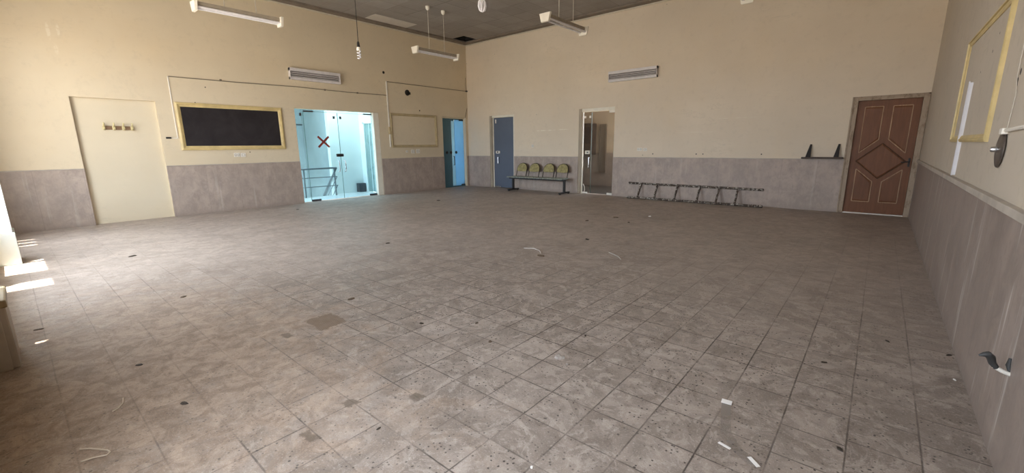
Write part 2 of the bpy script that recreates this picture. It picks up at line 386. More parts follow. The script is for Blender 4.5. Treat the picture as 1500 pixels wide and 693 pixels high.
M['pillar_base'] = simple('pale_grey_pillar_base', (.62, .66, .63), .55, var=.08, scale=3)
M['pier'] = simple('beige_pier_plaster', (.44, .38, .31), .6, var=.15, scale=4)
M['pier_cap'] = simple('brown_pier_cap', (.33, .25, .14), .5, var=.2, scale=8)
M['outside'] = simple('grey_sunmask', (.55, .53, .5), .7)

# ------------------------------------------------------------------ mesh helpers
def BM(): return bmesh.new()
def box(bm, a, b, bev=0.0):
    lo = [min(a[i], b[i]) for i in range(3)]; hi = [max(a[i], b[i]) for i in range(3)]
    r = bmesh.ops.create_cube(bm, size=1.0)
    for v in r['verts']:
        v.co = Vector([lo[i] + (v.co[i]+.5)*(hi[i]-lo[i]) for i in range(3)])
    if bev:
        es = list({e for v in r['verts'] for e in v.link_edges})
        bmesh.ops.bevel(bm, geom=es, offset=bev, segments=2, affect='EDGES', profile=.6)
    return bm
def obox(bm, c, size, rot=(0, 0, 0), bev=0.0):
    t = BM(); box(t, [-s/2 for s in size], [s/2 for s in size], bev)
    from mathutils import Euler
    m = Matrix.Translation(c) @ Euler(rot).to_matrix().to_4x4()
    t.transform(m); tmp = bpy.data.meshes.new('t'); t.to_mesh(tmp); bm.from_mesh(tmp); bpy.data.meshes.remove(tmp); t.free(); return bm
def tube(bm, pts, r, n=10, caps=True, radii=None):
    pts = [Vector(p) for p in pts]; rings = []; prev = None
    for i, p in enumerate(pts):
        d = (pts[min(i+1, len(pts)-1)] - pts[max(i-1, 0)]).normalized()
        if prev is None:
            a = Vector((0, 0, 1)) if abs(d.z) < .9 else Vector((1, 0, 0)); x = d.cross(a).normalized()
        else:
            x = (prev - d*prev.dot(d)).normalized()
        prev = x; y = d.cross(x); R_ = radii[i] if radii else r
        rings.append([bm.verts.new(p + (x*math.cos(2*math.pi*j/n) + y*math.sin(2*math.pi*j/n))*R_) for j in range(n)])
    for A, B in zip(rings, rings[1:]):
        for j in range(n): bm.faces.new((A[j], A[(j+1) % n], B[(j+1) % n], B[j]))
    if caps: bm.faces.new(rings[0][::-1]); bm.faces.new(rings[-1])
    return bm
def lathe(bm, prof, org=(0, 0, 0), axis=(0, 0, 1), n=20):
    z = Vector(axis).normalized(); a = Vector((1, 0, 0)) if abs(z.x) < .9 else Vector((0, 1, 0))
    x = z.cross(a).normalized(); y = z.cross(x); o = Vector(org); rings = []
    for (r, h) in prof:
        rings.append([bm.verts.new(o + z*h + (x*math.cos(2*math.pi*j/n) + y*math.sin(2*math.pi*j/n))*max(r, 1e-4)) for j in range(n)])
    for A, B in zip(rings, rings[1:]):
        for j in range(n): bm.faces.new((A[j], A[(j+1) % n], B[(j+1) % n], B[j]))
    bm.faces.new(rings[0][::-1]); bm.faces.new(rings[-1]); return bm
# wall frames: (u, v, w) = along the wall, up, out of the wall
def onL(u, v, w): return Vector((XL+w, u, v))
def onB(u, v, w): return Vector((u, YB-w, v))
def onR(u, v, w): return Vector((XR-w, u, v))
def ring(bm, fn, u0, u1, v0, v1, prof, close=True):
    """nested rectangles: prof = list of (inset, height)"""
    L = []
    for (i, w) in prof:
        L.append([bm.verts.new(fn(*q)) for q in ((u0+i, v0+i, w), (u1-i, v0+i, w), (u1-i, v1-i, w), (u0+i, v1-i, w))])
    for A, B in zip(L, L[1:] + ([L[0]] if close else [])):
        for j in range(4): bm.faces.new((A[j], A[(j+1) % 4], B[(j+1) % 4], B[j]))
    bmesh.ops.recalc_face_normals(bm, faces=bm.faces); return bm
def wbox(bm, fn, u0, u1, v0, v1, w0, w1, bev=0.0):
    a = fn(u0, v0, w0); b = fn(u1, v1, w1); return box(bm, a, b, bev)
def prism(bm, fn, poly, w0, w1, inset=0.0):
    n = len(poly); c = Vector((sum(p[0] for p in poly)/n, sum(p[1] for p in poly)/n))
    A = [bm.verts.new(fn(p[0], p[1], w0)) for p in poly]
    B = []
    for p in poly:
        q = Vector(p); q = q + (c-q).normalized()*inset; B.append(bm.verts.new(fn(q.x, q.y, w1)))
    bm.faces.new(A); bm.faces.new(B[::-1])
    for j in range(n): bm.faces.new((A[j], B[j], B[(j+1) % n], A[(j+1) % n]))
    bmesh.ops.recalc_face_normals(bm, faces=bm.faces); return bm
def obj(name, bm, mat, parent=None, smooth=False):
    me = bpy.data.meshes.new(name)
    bmesh.ops.recalc_face_normals(bm, faces=bm.faces)
    bm.to_mesh(me); bm.free(); me.materials.append(M[mat] if isinstance(mat, str) else mat)
    if smooth:
        for p in me.polygons: p.use_smooth = True
        me.set_sharp_from_angle(angle=math.radians(40))
    o = bpy.data.objects.new(name, me); COL.objects.link(o)
    if parent: o.parent = parent; o.matrix_parent_inverse = parent.matrix_world.inverted()
    return o
def tag(o, label=None, cat=None, group=None, kind=None):
    if label: o['label'] = label
    if cat: o['category'] = cat
    if group: o['group'] = group
    if kind: o['kind'] = kind
    return o
def thing(name, label, cat, loc=(0, 0, 0), group=None, kind=None):
    o = bpy.data.objects.new(name, None); COL.objects.link(o); o.location = loc; o.empty_display_size = .1
    o.matrix_world = Matrix.Translation(loc)
    return tag(o, label, cat, group, kind)
def struct(name, bm, mat, label=None, cat=None, parent=None):
    o = obj(name, bm, mat, parent)
    if not parent: tag(o, label, cat, kind='structure')
    return o
def copy_tree(o, loc, parent=None):
    c = o.copy(); COL.objects.link(c)
    if parent is None: c.location = loc
    else: c.parent = parent
    for ch in list(o.children): copy_tree(ch, None, c)
    return c
def cells(bm, fn, us, vs, holes, w0, w1):
    """a wall slab cut by openings: us, vs break lines; holes = (u0,u1,v0,v1)"""
    for a, b in zip(us, us[1:]):
        run = None
        for c, d in zip(vs, vs[1:]):
            m = ((a+b)/2, (c+d)/2)
            if any(h[0] < m[0] < h[1] and h[2] < m[1] < h[3] for h in holes):
                if run: wbox(bm, fn, a, b, run[0], run[1], w0, w1); run = None
            else: run = (run[0], d) if run else (c, d)
        if run: wbox(bm, fn, a, b, run[0], run[1], w0, w1)
    return bm
def wall(fn, umin, umax, vmax, holes, w0, w1):
    us = sorted({umin, umax, *[h[0] for h in holes], *[h[1] for h in holes]})
    vs = sorted({0.0, vmax, *[h[2] for h in holes if h[2] > 0], *[h[3] for h in holes]})
    return cells(BM(), fn, us, vs, holes, w0, w1)

# ------------------------------------------------------------------ room shell
fl = BM(); box(fl, (XL-.21, YF-.10, -.12), (XR+.2, YB+.22, 0))
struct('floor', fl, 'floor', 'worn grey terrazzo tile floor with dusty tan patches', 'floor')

NICHE = (.957, 2.143, 0, 2.283); GD = (4.79, 7.103, 0, 2.305); BD = (9.445, 10.50, 0, 2.305)
wl = wall(onL, YF-.10, YB+.2, ZC+.35, [NICHE, GD, BD], -.2, 0)
wl_o = struct('wall_left', wl, 'cream_left', 'long cream painted wall with the blackboard', 'wall')
nb = BM(); wbox(nb, onL, NICHE[0], NICHE[1], 0, NICHE[3], -.2, -.075)
struct('niche_panel', nb, 'cream_niche', parent=wl_o)

D2 = (-9.915, -8.868, 0, 2.318); D3 = (-6.515, -5.43, 0, 2.33); D4 = (-.525, .53, 0, 2.175)
wb_ = wall(onB, XL, XR+.2, ZC+.35, [D2, D3, D4], -.2, 0)
wbo = struct('wall_back', wb_, 'cream_back', 'cream painted end wall with three doors', 'wall')
b = BM(); wbox(b, onB, D2[0]-.1, D2[1]+.1, 0, 2.5, -.3, -.2); wbox(b, onB, D4[0]-.1, D4[1]+.1, 0, 2.4, -.3, -.2); struct('door_backing', b, 'void', parent=wbo)  # unseen black backing, added to stop outside light leaking round the doors
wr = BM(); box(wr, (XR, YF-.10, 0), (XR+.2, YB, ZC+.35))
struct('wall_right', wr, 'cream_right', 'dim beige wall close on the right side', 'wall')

def onF(u, v, w): return Vector((u, YF+w, v))
wf = wall(onF, XL, XR, ZC+.35, [(a, b, *ZWIN) for a, b in WIN], -.10, 0)
struct('wall_front', wf, 'cream_plain', 'window wall behind the viewer', 'wall')
for i, (a, b) in enumerate(WIN):
    w = BM()
    ring(w, onF, a, b, ZWIN[0], ZWIN[1], [(0, -.08), (.05, -.08), (.05, -.03), (0, -.03)])
    n = 1 if b-a < 1 else (2 if b-a < 3 else 3)
    for q in range(1, n): wbox(w, onF, a+(b-a)*q/n-.025, a+(b-a)*q/n+.025, ZWIN[0], ZWIN[1], -.075, -.035)
    struct('window_%d' % (i+1), w, 'white_enamel', 'tall window number %d in the front wall' % (i+1), 'window')
# slatted awning added out of view: its gaps are placed to shape the sun streaks
aw = BM(); gaps = [(-9.92, -9.89), (-9.56, -9.53), (-9.26, -9.22), (-8.96, -8.91), (-7.75, -7.52), (-7.44, -6.80), (-6.28, -5.94), (-4.058, -4.03)]
x0 = -12.0  # the sun drops 1 m for each 0.12 m it travels left
for a, b in gaps + [(1.5, 1.5)]:
    box(aw, (x0, YF-.62, 3.5), (a, YF-.10, 3.54)); x0 = b
box(aw, (-4.2, -.515, 3.5), (-3.9, YF-.10, 3.54)); box(aw, (-12, YF-.66, 3.48), (1.5, YF-.62, 3.56))
struct('added_sunmask', aw, 'outside', 'slatted awning added unseen above the front windows to cut the sun', 'sunmask')

# ceiling with one missing panel in the far corner
HX0, HX1, HY0, HY1 = -10.70, -10.19, 9.80, 10.36
cb = BM()
for a, b, c, d in ((XL, HX0, YF, YB), (HX1, XR, YF, YB), (HX0, HX1, YF, HY0), (HX0, HX1, HY1, YB)):
    box(cb, (a, c, ZC), (b, d, ZC+.03))
ceil = struct('ceiling', cb, 'ceiling', 'dark grey panel ceiling with a missing corner panel', 'ceiling')
vb = BM(); box(vb, (XL-.2, YF-.10, ZC+.35), (XR+.2, YB+.2, ZC+.45)); 
for a, b, c, d in ((HX0-.02, HX0, HY0-.02, HY1+.02), (HX1, HX1+.02, HY0-.02, HY1+.02), (HX0, HX1, HY0-.02, HY0), (HX0, HX1, HY1, HY1+.02)): box(vb, (a, c, ZC+.005), (b, d, ZC+.35))  # near-black lining added round the hole so its inside stays dark
struct('roof_slab', vb, 'void', parent=ceil)
# cornice strip along the wall heads
for nm, pts in (('trim_1', 'L'), ('trim_2', 'B'), ('trim_3', 'R')):
    c1 = BM(); c2 = BM()
    if pts == 'L':
        wbox(c1, onL, YF, YB, ZC-.045, ZC, 0, .22); wbox(c2, onL, YF, YB, ZC-.075, ZC-.045, 0, .03)
        lb = 'brown cornice strip along the head of the blackboard wall'
    if pts == 'B':
        wbox(c1, onB, XL+.22, XR-.1, ZC-.045, ZC, 0, .22); wbox(c2, onB, XL+.03, XR, ZC-.075, ZC-.045, 0, .03)
        lb = 'brown cornice strip along the head of the end wall'
    if pts == 'R':
        wbox(c1, onR, YF, YB-.22, ZC-.035, ZC, 0, .1); wbox(c2, onR, YF, YB-.03, ZC-.075, ZC-.045, 0, .03)
        lb = 'cornice strip along the head of the right wall'
    o = struct(nm, c1, 'cove', lb, 'cornice'); struct('bead', c2, 'cove_line', parent=o)

# stone wainscot with ledge
def wains(nm, fn, segs, mat, label, led='ledge', lw=.022, lh=.016, t=.012):
    b = BM(); l = BM()
    for a, c in segs:
        wbox(b, fn, a, c, 0, ZW-lh, 0, t); wbox(l, fn, a, c, ZW-lh, ZW, 0, lw, .003)
    o = struct(nm, b, mat, label, 'wainscot'); struct('ledge', l, led, parent=o)
wains('trim_4', onL, [(YF, NICHE[0]), (NICHE[1], GD[0]), (GD[1]+.005, BD[0]), (BD[1], YB)], 'stone_left', 'pinkish grey stone wainscot below the blackboard')
wains('trim_5', onB, [(XL, D2[0]), (D2[1], D3[0]), (D3[1], D4[0]-.005)], 'stone_back', 'grey stone wainscot on the end wall behind bench and ladder')
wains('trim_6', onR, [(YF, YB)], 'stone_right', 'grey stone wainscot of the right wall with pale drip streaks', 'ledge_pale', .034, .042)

# pillar and low pier of the window wall at the left edge
pb = BM(); box(pb, (-8.35, YF, .395), (-7.88, -.045, ZC), .006)
po = struct('pillar', pb, 'pillar', 'sunlit white pillar at the left edge of the photo', 'pillar')
pb = BM(); box(pb, (-8.37, YF, 0), (-7.865, -.028, .395), .008); struct('plinth', pb, 'pillar_base', parent=po)
pb = BM(); box(pb, (-4.46, YF, 0), (-4.03, -.128, .405), .008); box(pb, (-4.03, YF, 0), (-4.012, -.16, .37), .004)
po = struct('low_pier', pb, 'pier', 'low beige pier at the left edge in front of the pillar', 'pier')
pb = BM(); box(pb, (-4.48, YF, .405), (-4.005, -.118, .455), .01); struct('cap', pb, 'pier_cap', parent=po)

# ------------------------------------------------------------------ stair hall behind the glass door
HXB = -12.35; JOG = 6.32
h = BM(); box(h, (-12.1, 4.2, -.12), (XL-.2, 7.35, -.001)); box(h, (HXB, JOG, -.12), (-12.1, 7.35, -.001))
struct('floor_stairhall', h, 'hall_floor', 'pale stair hall floor behind the glass door', 'floor')
h = BM(); box(h, (HXB-.15, JOG, -.12), (HXB, 7.35, 3.2))
struct('wall_stairhall', h, 'hall_white', 'pale stair hall wall behind the right glass leaf', 'wall')
h = BM(); box(h, (-14.2, 4.0, -2.2), (-14.0, 6.5, 3.2)); box(h, (-14.0, JOG-.001, -2.2), (HXB-.15, JOG+.15, 3.2))
box(h, (-14.2, 4.0, -2.2), (-12.1, 6.4, -2.0))
o = struct('wall_stairwell', h, 'hall_grey', 'grey stairwell wall behind the railing', 'wall')
h = BM(); box(h, (-14.0, 4.3, 2.06), (-13.97, JOG, 2.09)); struct('ledge', h, 'steel_dark', parent=o)
HDOOR = (-12.12, -11.36)
h = BM(); box(h, (-12.5, 7.31, -.05), (HDOOR[0], 7.5, 3.2)); box(h, (HDOOR[1], 7.31, -.05), (XL-.2, 7.5, 3.2)); box(h, (HDOOR[0], 7.31, 2.1), (HDOOR[1], 7.5, 3.2))
struct('wall_hallside', h, 'hall_white', 'pale right hand wall of the stair hall', 'wall')
h = BM(); box(h, (-14.2, 4.0, 3.2), (XL-.2, 7.5, 3.3)); struct('ceiling_stairhall', h, 'hall_white', 'pale stair hall ceiling', 'ceiling')
# unseen window opening added on the near side to let daylight into the stair hall
h = BM(); box(h, (-14.2, 3.9, -2.2), (XL-.2, 4.0, .3)); box(h, (-14.2, 3.9, 2.9), (XL-.2, 4.0, 3.3)); box(h, (-14.2, 3.9, .3), (-12.5, 4.0, 2.9))
struct('wall_hallnear', h, 'hall_white', 'near wall of the stair hall below an added window', 'wall')
portal((-11.82, 3.88, 1.6), (0, 1, 0), 1.36, 2.6)
hl = bpy.data.objects.new('hall_ceiling_lamp', bpy.data.lights.new('hall_ceiling_lamp', 'AREA')); COL.objects.link(hl)
hl.data.energy = 55; hl.data.size = 1.0; hl.data.color = (.94, .97, 1.0); hl.location = (-11.65, 6.0, 3.17)  # unseen area light without a fixture, added to brighten the stair hall
d = thing('door_6', 'sage green glass door in the side wall of the stair hall', 'door', (-11.7, 7.3, 0), kind='structure')
b = BM(); box(b, (HDOOR[0]+.05, 7.325, .01), (HDOOR[1]-.05, 7.34, 2.06)); obj('leaf', b, 'film_sage', d)
b = BM()
for a, c in ((HDOOR[0], HDOOR[0]+.05), (HDOOR[1]-.05, HDOOR[1])): box(b, (a, 7.295, 0), (c, 7.36, 2.1))
box(b, (HDOOR[0], 7.295, 2.06), (HDOOR[1], 7.36, 2.1)); box(b, (-11.85, 7.318, .01), (-11.83, 7.326, 2.06)); obj('frame', b, 'hall_white', d)
b = BM(); lathe(b, [(.04, 0), (.04, .012), (.02, .02)], (-11.55, 7.325, 1.15), (0, -1, 0)); obj('lock', b, 'plastic_white', d)
b = BM(); tube(b, [(-11.55, 7.33, 1.02), (-11.55, 7.28, 1.0), (-11.55, 7.28, .78), (-11.55, 7.33, .76)], .012, 8); obj('handle', b, 'chrome', d, True)
# railing of the stairs
rl = thing('stair_railing', 'steel railing of the descending stairs behind the glass', 'railing', (-12.0, 5.8, 0))
b = BM(); tube(b, [(-12, 4.3, .79), (-12, 6.27, .79)], .028, 10); obj('top_rail', b, 'rail_steel', rl, True)
for z in (.54, .285):
    b = BM(); tube(b, [(-12, 4.3, z), (-12, 6.25, z)], .012, 8); obj('mid_rail', b, 'rail_steel', rl, True)
for y in (5.32, 6.2):
    b = BM(); tube(b, [(-12, y, -.02), (-12, y, .79)], .022, 10); obj('post', b, 'rail_steel', rl, True)
b = BM(); tube(b, [(-12, 6.27, .79), (-13.05, 6.27, -.2)], .028, 10); obj('sloping_rail', b, 'rail_steel', rl, True)
for q in (.25, .5):
    b = BM(); tube(b, [(-12, 6.27, .79-q), (-13.05, 6.27, -.2-q)], .012, 8); obj('sloping_mid_rail', b, 'rail_steel', rl, True)
bx_ = BM(); box(bx_, (HXB+.005, 7.06, 0), (HXB+.16, 7.29, .27), .01); tag(obj('box', bx_, 'steel_dark'), 'small dark box on the stair hall floor behind the glass door', 'box')

# glass double door (left wall)
d = thing('door_1', 'frameless cyan glass double door with a red tape cross', 'door', (XL-.09, 5.95, 0), kind='structure')
GW = (-.100, -.088)
def pane(u0, u1, v0, v1, nm, mat, par, fn=onL, W=GW, edge=None):
    b = BM(); wbox(b, fn, u0, u1, v0, v1, *W); o = obj(nm, b, mat, par)
    return o
fx_ = pane(4.80, 5.022, .012, 2.30, 'side_pane', 'glass_cyan', d)
lf = pane(5.028, 5.917, .015, 2.245, 'leaf', 'glass_cyan', d)
lf2 = pane(5.923, 6.925, .015, 2.245, 'leaf', 'glass_cyan', d)
pane(5.028, 6.925, 2.252, 2.30, 'top_pane', 'glass_cyan', d)
b = BM()
for u in (5.025, 5.92): wbox(b, onL, u-.004, u+.004, .01, 2.25, -.101, -.087)
wbox(b, onL, 5.03, 6.93, 2.246, 2.253, -.101, -.087); obj('glass_edge', b, 'glass_edge', d)
b = BM(); wbox(b, onL, 6.93, 7.098, 0, 2.3, -.15, .0, .004); obj('jamb', b, 'white_frame', d)
for (u0, u1, v0, v1, mt) in ((5.03, 5.28, 2.235, 2.27, 'steel_dark'), (6.68, 6.92, 2.235, 2.27, 'steel_dark'), (5.03, 5.27, .005, .055, 'steel_dark'), (6.70, 6.92, .005, .055, 'steel_dark')):
    b = BM(); wbox(b, onL, u0, u1, v0, v1, -.115, -.073, .006); obj('patch_fitting', b, mt, d)
for u, v in ((4.96, 2.17), (5.82, 2.13), (6.0, 2.13)):
    b = BM(); wbox(b, onL, u-.025, u+.025, v-.035, v+.035, -.108, -.08, .005); obj('glass_clamp', b, 'steel_dark', d)
b = BM(); wbox(b, onL, 5.80, 6.0, 1.12, 1.2, -.115, -.07, .02); obj('lock', b, 'black', d)
for u in (5.82, 5.995):
    b = BM(); tube(b, [onL(u, 1.02, -.085), onL(u, 1.02, -.04), onL(u+.01, .96, -.03), onL(u+.01, .78, -.03), onL(u, .73, -.04), onL(u, .73, -.085)], .014, 8)
    obj('handle', b, 'chrome', d, True)
b = BM()
cx, cz = 5.484, 1.508
for s in (1, -1):
    p = [(cx-.145, cz-s*.135), (cx+.145, cz+s*.135)]
    dv = Vector((p[1][0]-p[0][0], p[1][1]-p[0][1])).normalized(); nn = Vector((-dv.y, dv.x))*.026
    poly = [(p[0][0]+nn.x, p[0][1]+nn.y), (p[0][0]-nn.x, p[0][1]-nn.y), (p[1][0]-nn.x, p[1][1]-nn.y), (p[1][0]+nn.x, p[1][1]+nn.y)]
    prism(b, onL, poly, -.0875, -.0855 + (.001 if s > 0 else 0))
o = obj('tape_cross', b, 'red_tape', d); o['label'] = 'dark red tape cross'

# blue door at the far end of the left wall
def film(name, col, tl=.6):
    t = NT(name); n = t.noise(1.5, 3)
    c = t.mix(t.rng(n, .3, .7), tuple(x*.94 for x in col), tuple(min(1, x*1.06) for x in col))
    a = t.n.new('ShaderNodeBsdfDiffuse'); b_ = t.n.new('ShaderNodeBsdfTranslucent'); g = t.n.new('ShaderNodeBsdfGlossy'); g.inputs['Roughness'].default_value = .15
    t.put(a.inputs[0], c); t.put(b_.inputs[0], c)
    m1 = t.n.new('ShaderNodeMixShader'); m1.inputs[0].default_value = tl; t.t.links.new(a.outputs[0], m1.inputs[1]); t.t.links.new(b_.outputs[0], m1.inputs[2])
    m2 = t.n.new('ShaderNodeMixShader'); m2.inputs[0].default_value = .05; t.t.links.new(m1.outputs[0], m2.inputs[1]); t.t.links.new(g.outputs[0], m2.inputs[2])
    t.t.links.new(m2.outputs[0], t.out.inputs[0]); return t.m
M['film_blue'] = film('sky_blue_film', (.30, .52, .70)); M['film_teal'] = film('dark_teal_film', (.10, .20, .24), .3); M['film_pale'] = film('pale_blue_film', (.38, .54, .62), .6)
h = BM(); box(h, (-13.1, 8.2, -.1), (XL-.2, 10.9, -.002)); box(h, (-13.1, 8.1, -.1), (XL-.2, 8.2, 2.8)); box(h, (-13.1, 10.8, -.1), (XL-.2, 10.9, 2.8)); box(h, (-13.1, 8.1, 2.7), (XL-.2, 10.9, 2.8)); box(h, (-13.2, 8.1, -.1), (-13.1, 10.9, .9)); box(h, (-13.2, 8.1, .9), (-13.1, 8.8, 2.8)); box(h, (-13.2, 10.4, .9), (-13.1, 10.9, 2.8)); box(h, (-13.2, 8.8, 2.3), (-13.1, 10.4, 2.8))
struct('wall_blueroom', h, 'hall_white', 'pale room behind the blue door', 'wall')
portal((-13.22, 9.6, 1.6), (1, 0, 0), 1.6, 1.4)
d = thing('door_2', 'sky blue glass door in the corner of the blackboard wall', 'door', (XL-.12, 9.97, 0), kind='structure')
b = BM(); wbox(b, onL, 9.45, 9.93, .02, 2.27, -.15, -.14); obj('side_pane', b, 'film_teal', d)
b = BM(); wbox(b, onL, 9.93, 10.05, .02, 2.19, -.14, -.125, .003); obj('stile', b, 'film_pale', d)
b = BM(); wbox(b, onL, 9.93, 10.05, 2.19, 2.27, -.15, -.14); wbox(b, onL, 10.05, 10.46, 2.23, 2.27, -.15, -.14); obj('transom_pane', b, 'film_teal', d)
b = BM(); wbox(b, onL, 10.05, 10.46, .03, 2.23, -.13, -.118); obj('leaf', b, 'film_blue', d)
b = BM(); wbox(b, onL, 10.46, 10.495, 0, 2.30, -.15, .0, .003); wbox(b, onL, 9.447, 10.46, 2.265, 2.302, -.15, -.04, .003); obj('jamb', b, 'cream_plain', d)
for u in (9.70, 9.88, 10.09):
    b = BM(); lathe(b, [(.048, 0), (.048, .012), (.025, .018), (.012, .018)], onL(u, 1.16, -.139 if u < 9.9 else -.112), (1, 0, 0), 16); obj('lock', b, 'black', d, True)
b = BM(); tube(b, [onL(9.97, 1.03, -.11), onL(9.97, 1.03, -.07), onL(9.97, .74, -.07), onL(9.97, .74, -.11)], .013, 8); obj('handle', b, 'steel_dark', d, True)
b = BM(); wbox(b, onL, 10.27, 10.45, 2.2, 2.25, -.14, -.1, .004); wbox(b, onL, 10.29, 10.46, .01, .07, -.14, -.1, .004); obj('patch_fitting', b, 'black', d)
b = BM(); wbox(b, onL, 9.447, 10.49, 0, .035, -.16, -.09); obj('threshold', b, 'film_teal', d)

# slate blue door
M['reveal'] = simple('tan_reveal', (.40, .33, .245), .6, var=.1, scale=4)
d = thing('door_3', 'slate blue narrow door left of the bench', 'door', (-9.35, YB+.08, 0), kind='structure')
b = BM(); wbox(b, onB, -9.785, -8.90, .015, 2.245, -.085, -.07); obj('leaf', b, 'film_slate', d)
b = BM(); wbox(b, onB, -9.825, -9.79, 0, 2.318, -.11, -.05, .003); wbox(b, onB, -8.90, -8.868, 0, 2.318, -.15, -.001, .003); wbox(b, onB, -9.825, -8.90, 2.25, 2.318, -.11, -.02, .003); obj('jamb', b, 'white_frame', d)
b = BM(); wbox(b, onB, -9.71, -9.53, 1.115, 1.2, -.07, -.05, .015); o = obj('lock', b, 'plastic_white', d); o['label'] = 'white lock plate'
b2 = BM(); wbox(b2, onB, -9.914, -9.825, 0, 2.317, -.11, -.002); obj('reveal', b2, 'reveal', d)
b = BM(); wbox(b, onB, -9.65, -9.59, 1.14, 1.18, -.05, -.044, .008); obj('keyhole', b, 'black', o)
b = BM(); tube(b, [onB(-9.6, 1.0, -.07), onB(-9.6, 1.0, -.03), onB(-9.59, .8, -.03), onB(-9.6, .79, -.07)], .014, 8); obj('handle', b, 'chrome', d, True)
b = BM(); wbox(b, onB, -9.72, -9.68, 2.08, 2.2, -.07, -.06, .004); obj('clamp', b, 'plastic_white', d)
b = BM(); wbox(b, onB, -9.76, -9.5, .005, .05, -.1, -.055, .006); obj('patch_fitting', b, 'chrome', d)

# smoked glass door and the dim room behind it
d = thing('door_4', 'smoked glass door between the bench and the ladder', 'door', (-5.95, YB+.08, 0), kind='structure')
b = BM(); wbox(b, onB, -6.405, -5.435, .02, 2.235, -.085, -.073); obj('leaf', b, 'glass_smoke', d)
b = BM(); wbox(b, onB, -6.435, -6.41, 0, 2.33, -.11, -.05, .003); wbox(b, onB, -6.435, -5.43, 2.245, 2.33, -.11, -.02, .003); obj('jamb', b, 'white_frame', d)
b = BM(); wbox(b, onB, -6.514, -6.435, 0, 2.329, -.11, -.002); obj('reveal', b, 'reveal', d)
b = BM(); wbox(b, onB, -6.15, -6.145, .02, 2.235, -.088, -.070); obj('glass_edge', b, 'glass_edge', d)
for (a, c, e, g) in ((-5.62, -5.44, 2.19, 2.25), (-5.62, -5.44, .005, .06), (-6.4, -6.24, .005, .05)):
    b = BM(); wbox(b, onB, a, c, e, g, -.1, -.055, .005); obj('patch_fitting', b, 'plastic_white', d)
b = BM(); wbox(b, onB, -6.33, -6.18, 1.105, 1.205, -.073, -.05, .02); o = obj('lock', b, 'plastic_white', d); o['label'] = 'white lock plate'
b = BM(); wbox(b, onB, -6.27, -6.22, 1.14, 1.17, -.05, -.045, .008); obj('keyhole', b, 'black', o)
b = BM(); tube(b, [onB(-6.2, 1.01, -.073), onB(-6.2, 1.01, -.03), onB(-6.19, .9, -.025), onB(-6.2, .75, -.03), onB(-6.23, .72, -.073)], .015, 8); obj('handle', b, 'chrome', d, True)
for u in (-6.36, -6.2):
    b = BM(); wbox(b, onB, u-.025, u+.025, 2.08, 2.14, -.09, -.065, .004); obj('glass_clamp', b, 'plastic_white', d)
b = BM(); tube(b, [onB(-6.37, .27, -.07), onB(-6.33, .2, -.065), onB(-6.32, .1, -.065), onB(-6.34, .05, -.07)], .01, 6); obj('bolt', b, 'plastic_white', d)
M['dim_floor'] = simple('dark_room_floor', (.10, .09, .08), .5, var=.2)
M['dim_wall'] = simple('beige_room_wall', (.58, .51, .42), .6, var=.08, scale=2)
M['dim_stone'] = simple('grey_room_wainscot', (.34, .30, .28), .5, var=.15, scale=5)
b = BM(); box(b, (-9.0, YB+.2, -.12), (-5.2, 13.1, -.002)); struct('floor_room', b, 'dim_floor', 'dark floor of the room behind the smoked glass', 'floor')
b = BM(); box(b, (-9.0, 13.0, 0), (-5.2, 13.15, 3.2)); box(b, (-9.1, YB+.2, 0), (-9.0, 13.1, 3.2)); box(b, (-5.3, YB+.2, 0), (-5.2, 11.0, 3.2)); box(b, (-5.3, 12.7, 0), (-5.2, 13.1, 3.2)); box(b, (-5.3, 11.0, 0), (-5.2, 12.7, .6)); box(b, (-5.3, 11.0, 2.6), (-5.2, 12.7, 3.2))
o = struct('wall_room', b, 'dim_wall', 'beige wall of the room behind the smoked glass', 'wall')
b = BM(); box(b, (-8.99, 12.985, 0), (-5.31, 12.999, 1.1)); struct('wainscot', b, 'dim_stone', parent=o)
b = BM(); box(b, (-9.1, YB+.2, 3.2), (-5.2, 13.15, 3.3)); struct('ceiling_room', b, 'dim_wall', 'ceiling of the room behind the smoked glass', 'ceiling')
b = BM(); box(b, (-7.9, 12.6, 1.05), (-7.3, 12.98, 2.05), .01); o = tag(obj('wall_cabinet', b, 'plank'), 'dark cabinet on the wall behind the smoked glass door', 'cabinet')
b = BM(); box(b, (-7.62, 12.59, 1.08), (-7.58, 12.6, 2.02)); obj('door_gap', b, 'black', o)
b = BM(); box(b, (-7.16, 12.93, .45), (-6.92, 12.998, 2.02), .005); tag(obj('wall_panel', b, simple('brown_grey_panel', (.16, .135, .11), .5)), 'tall brown panel on the wall seen through the smoked glass', 'panel')
portal((-5.18, 11.85, 1.6), (-1, 0, 0), 1.7, 2.0)

# brown panelled wooden door at the right
d = thing('door_5', 'brown wooden door with a diamond panel', 'door', (0, YB, 0), kind='structure')
b = BM()
for (a, c, e, g) in ((-.525, -.437, 0, 2.175), (.452, .53, 0, 2.175), (-.437, .452, 2.105, 2.175)):
    wbox(b, onB, a, c, e, g, -.18, .022, .004)
for (a, c, e, g) in ((-.528, -.505, 0, 2.178), (.51, .535, 0, 2.178), (-.528, .535, 2.155, 2.178)): wbox(b, onB, a, c, e, g, .018, .036, .003)
obj('door_frame', b, 'door_frame', d)
LW = -.03
b = BM(); wbox(b, onB, -.434, .449, .02, 2.102, LW-.045, LW, .003); leaf = obj('leaf', b, 'door_wood', d)
b = BM(); wbox(b, onB, -.437, .452, 0, .018, -.16, .01, .003); obj('threshold', b, 'plastic_white', d)
P_ = [[(-.33, 1.99), (-.07, 1.99), (-.07, 1.395), (-.33, 1.15)], [(.07, 1.99), (.33, 1.99), (.33, 1.15), (.07, 1.395)],
      [(-.33, .85), (-.07, .62), (-.07, .235), (-.33, .235)], [(.07, .62), (.33, .85), (.33, .235), (.07, .235)]]
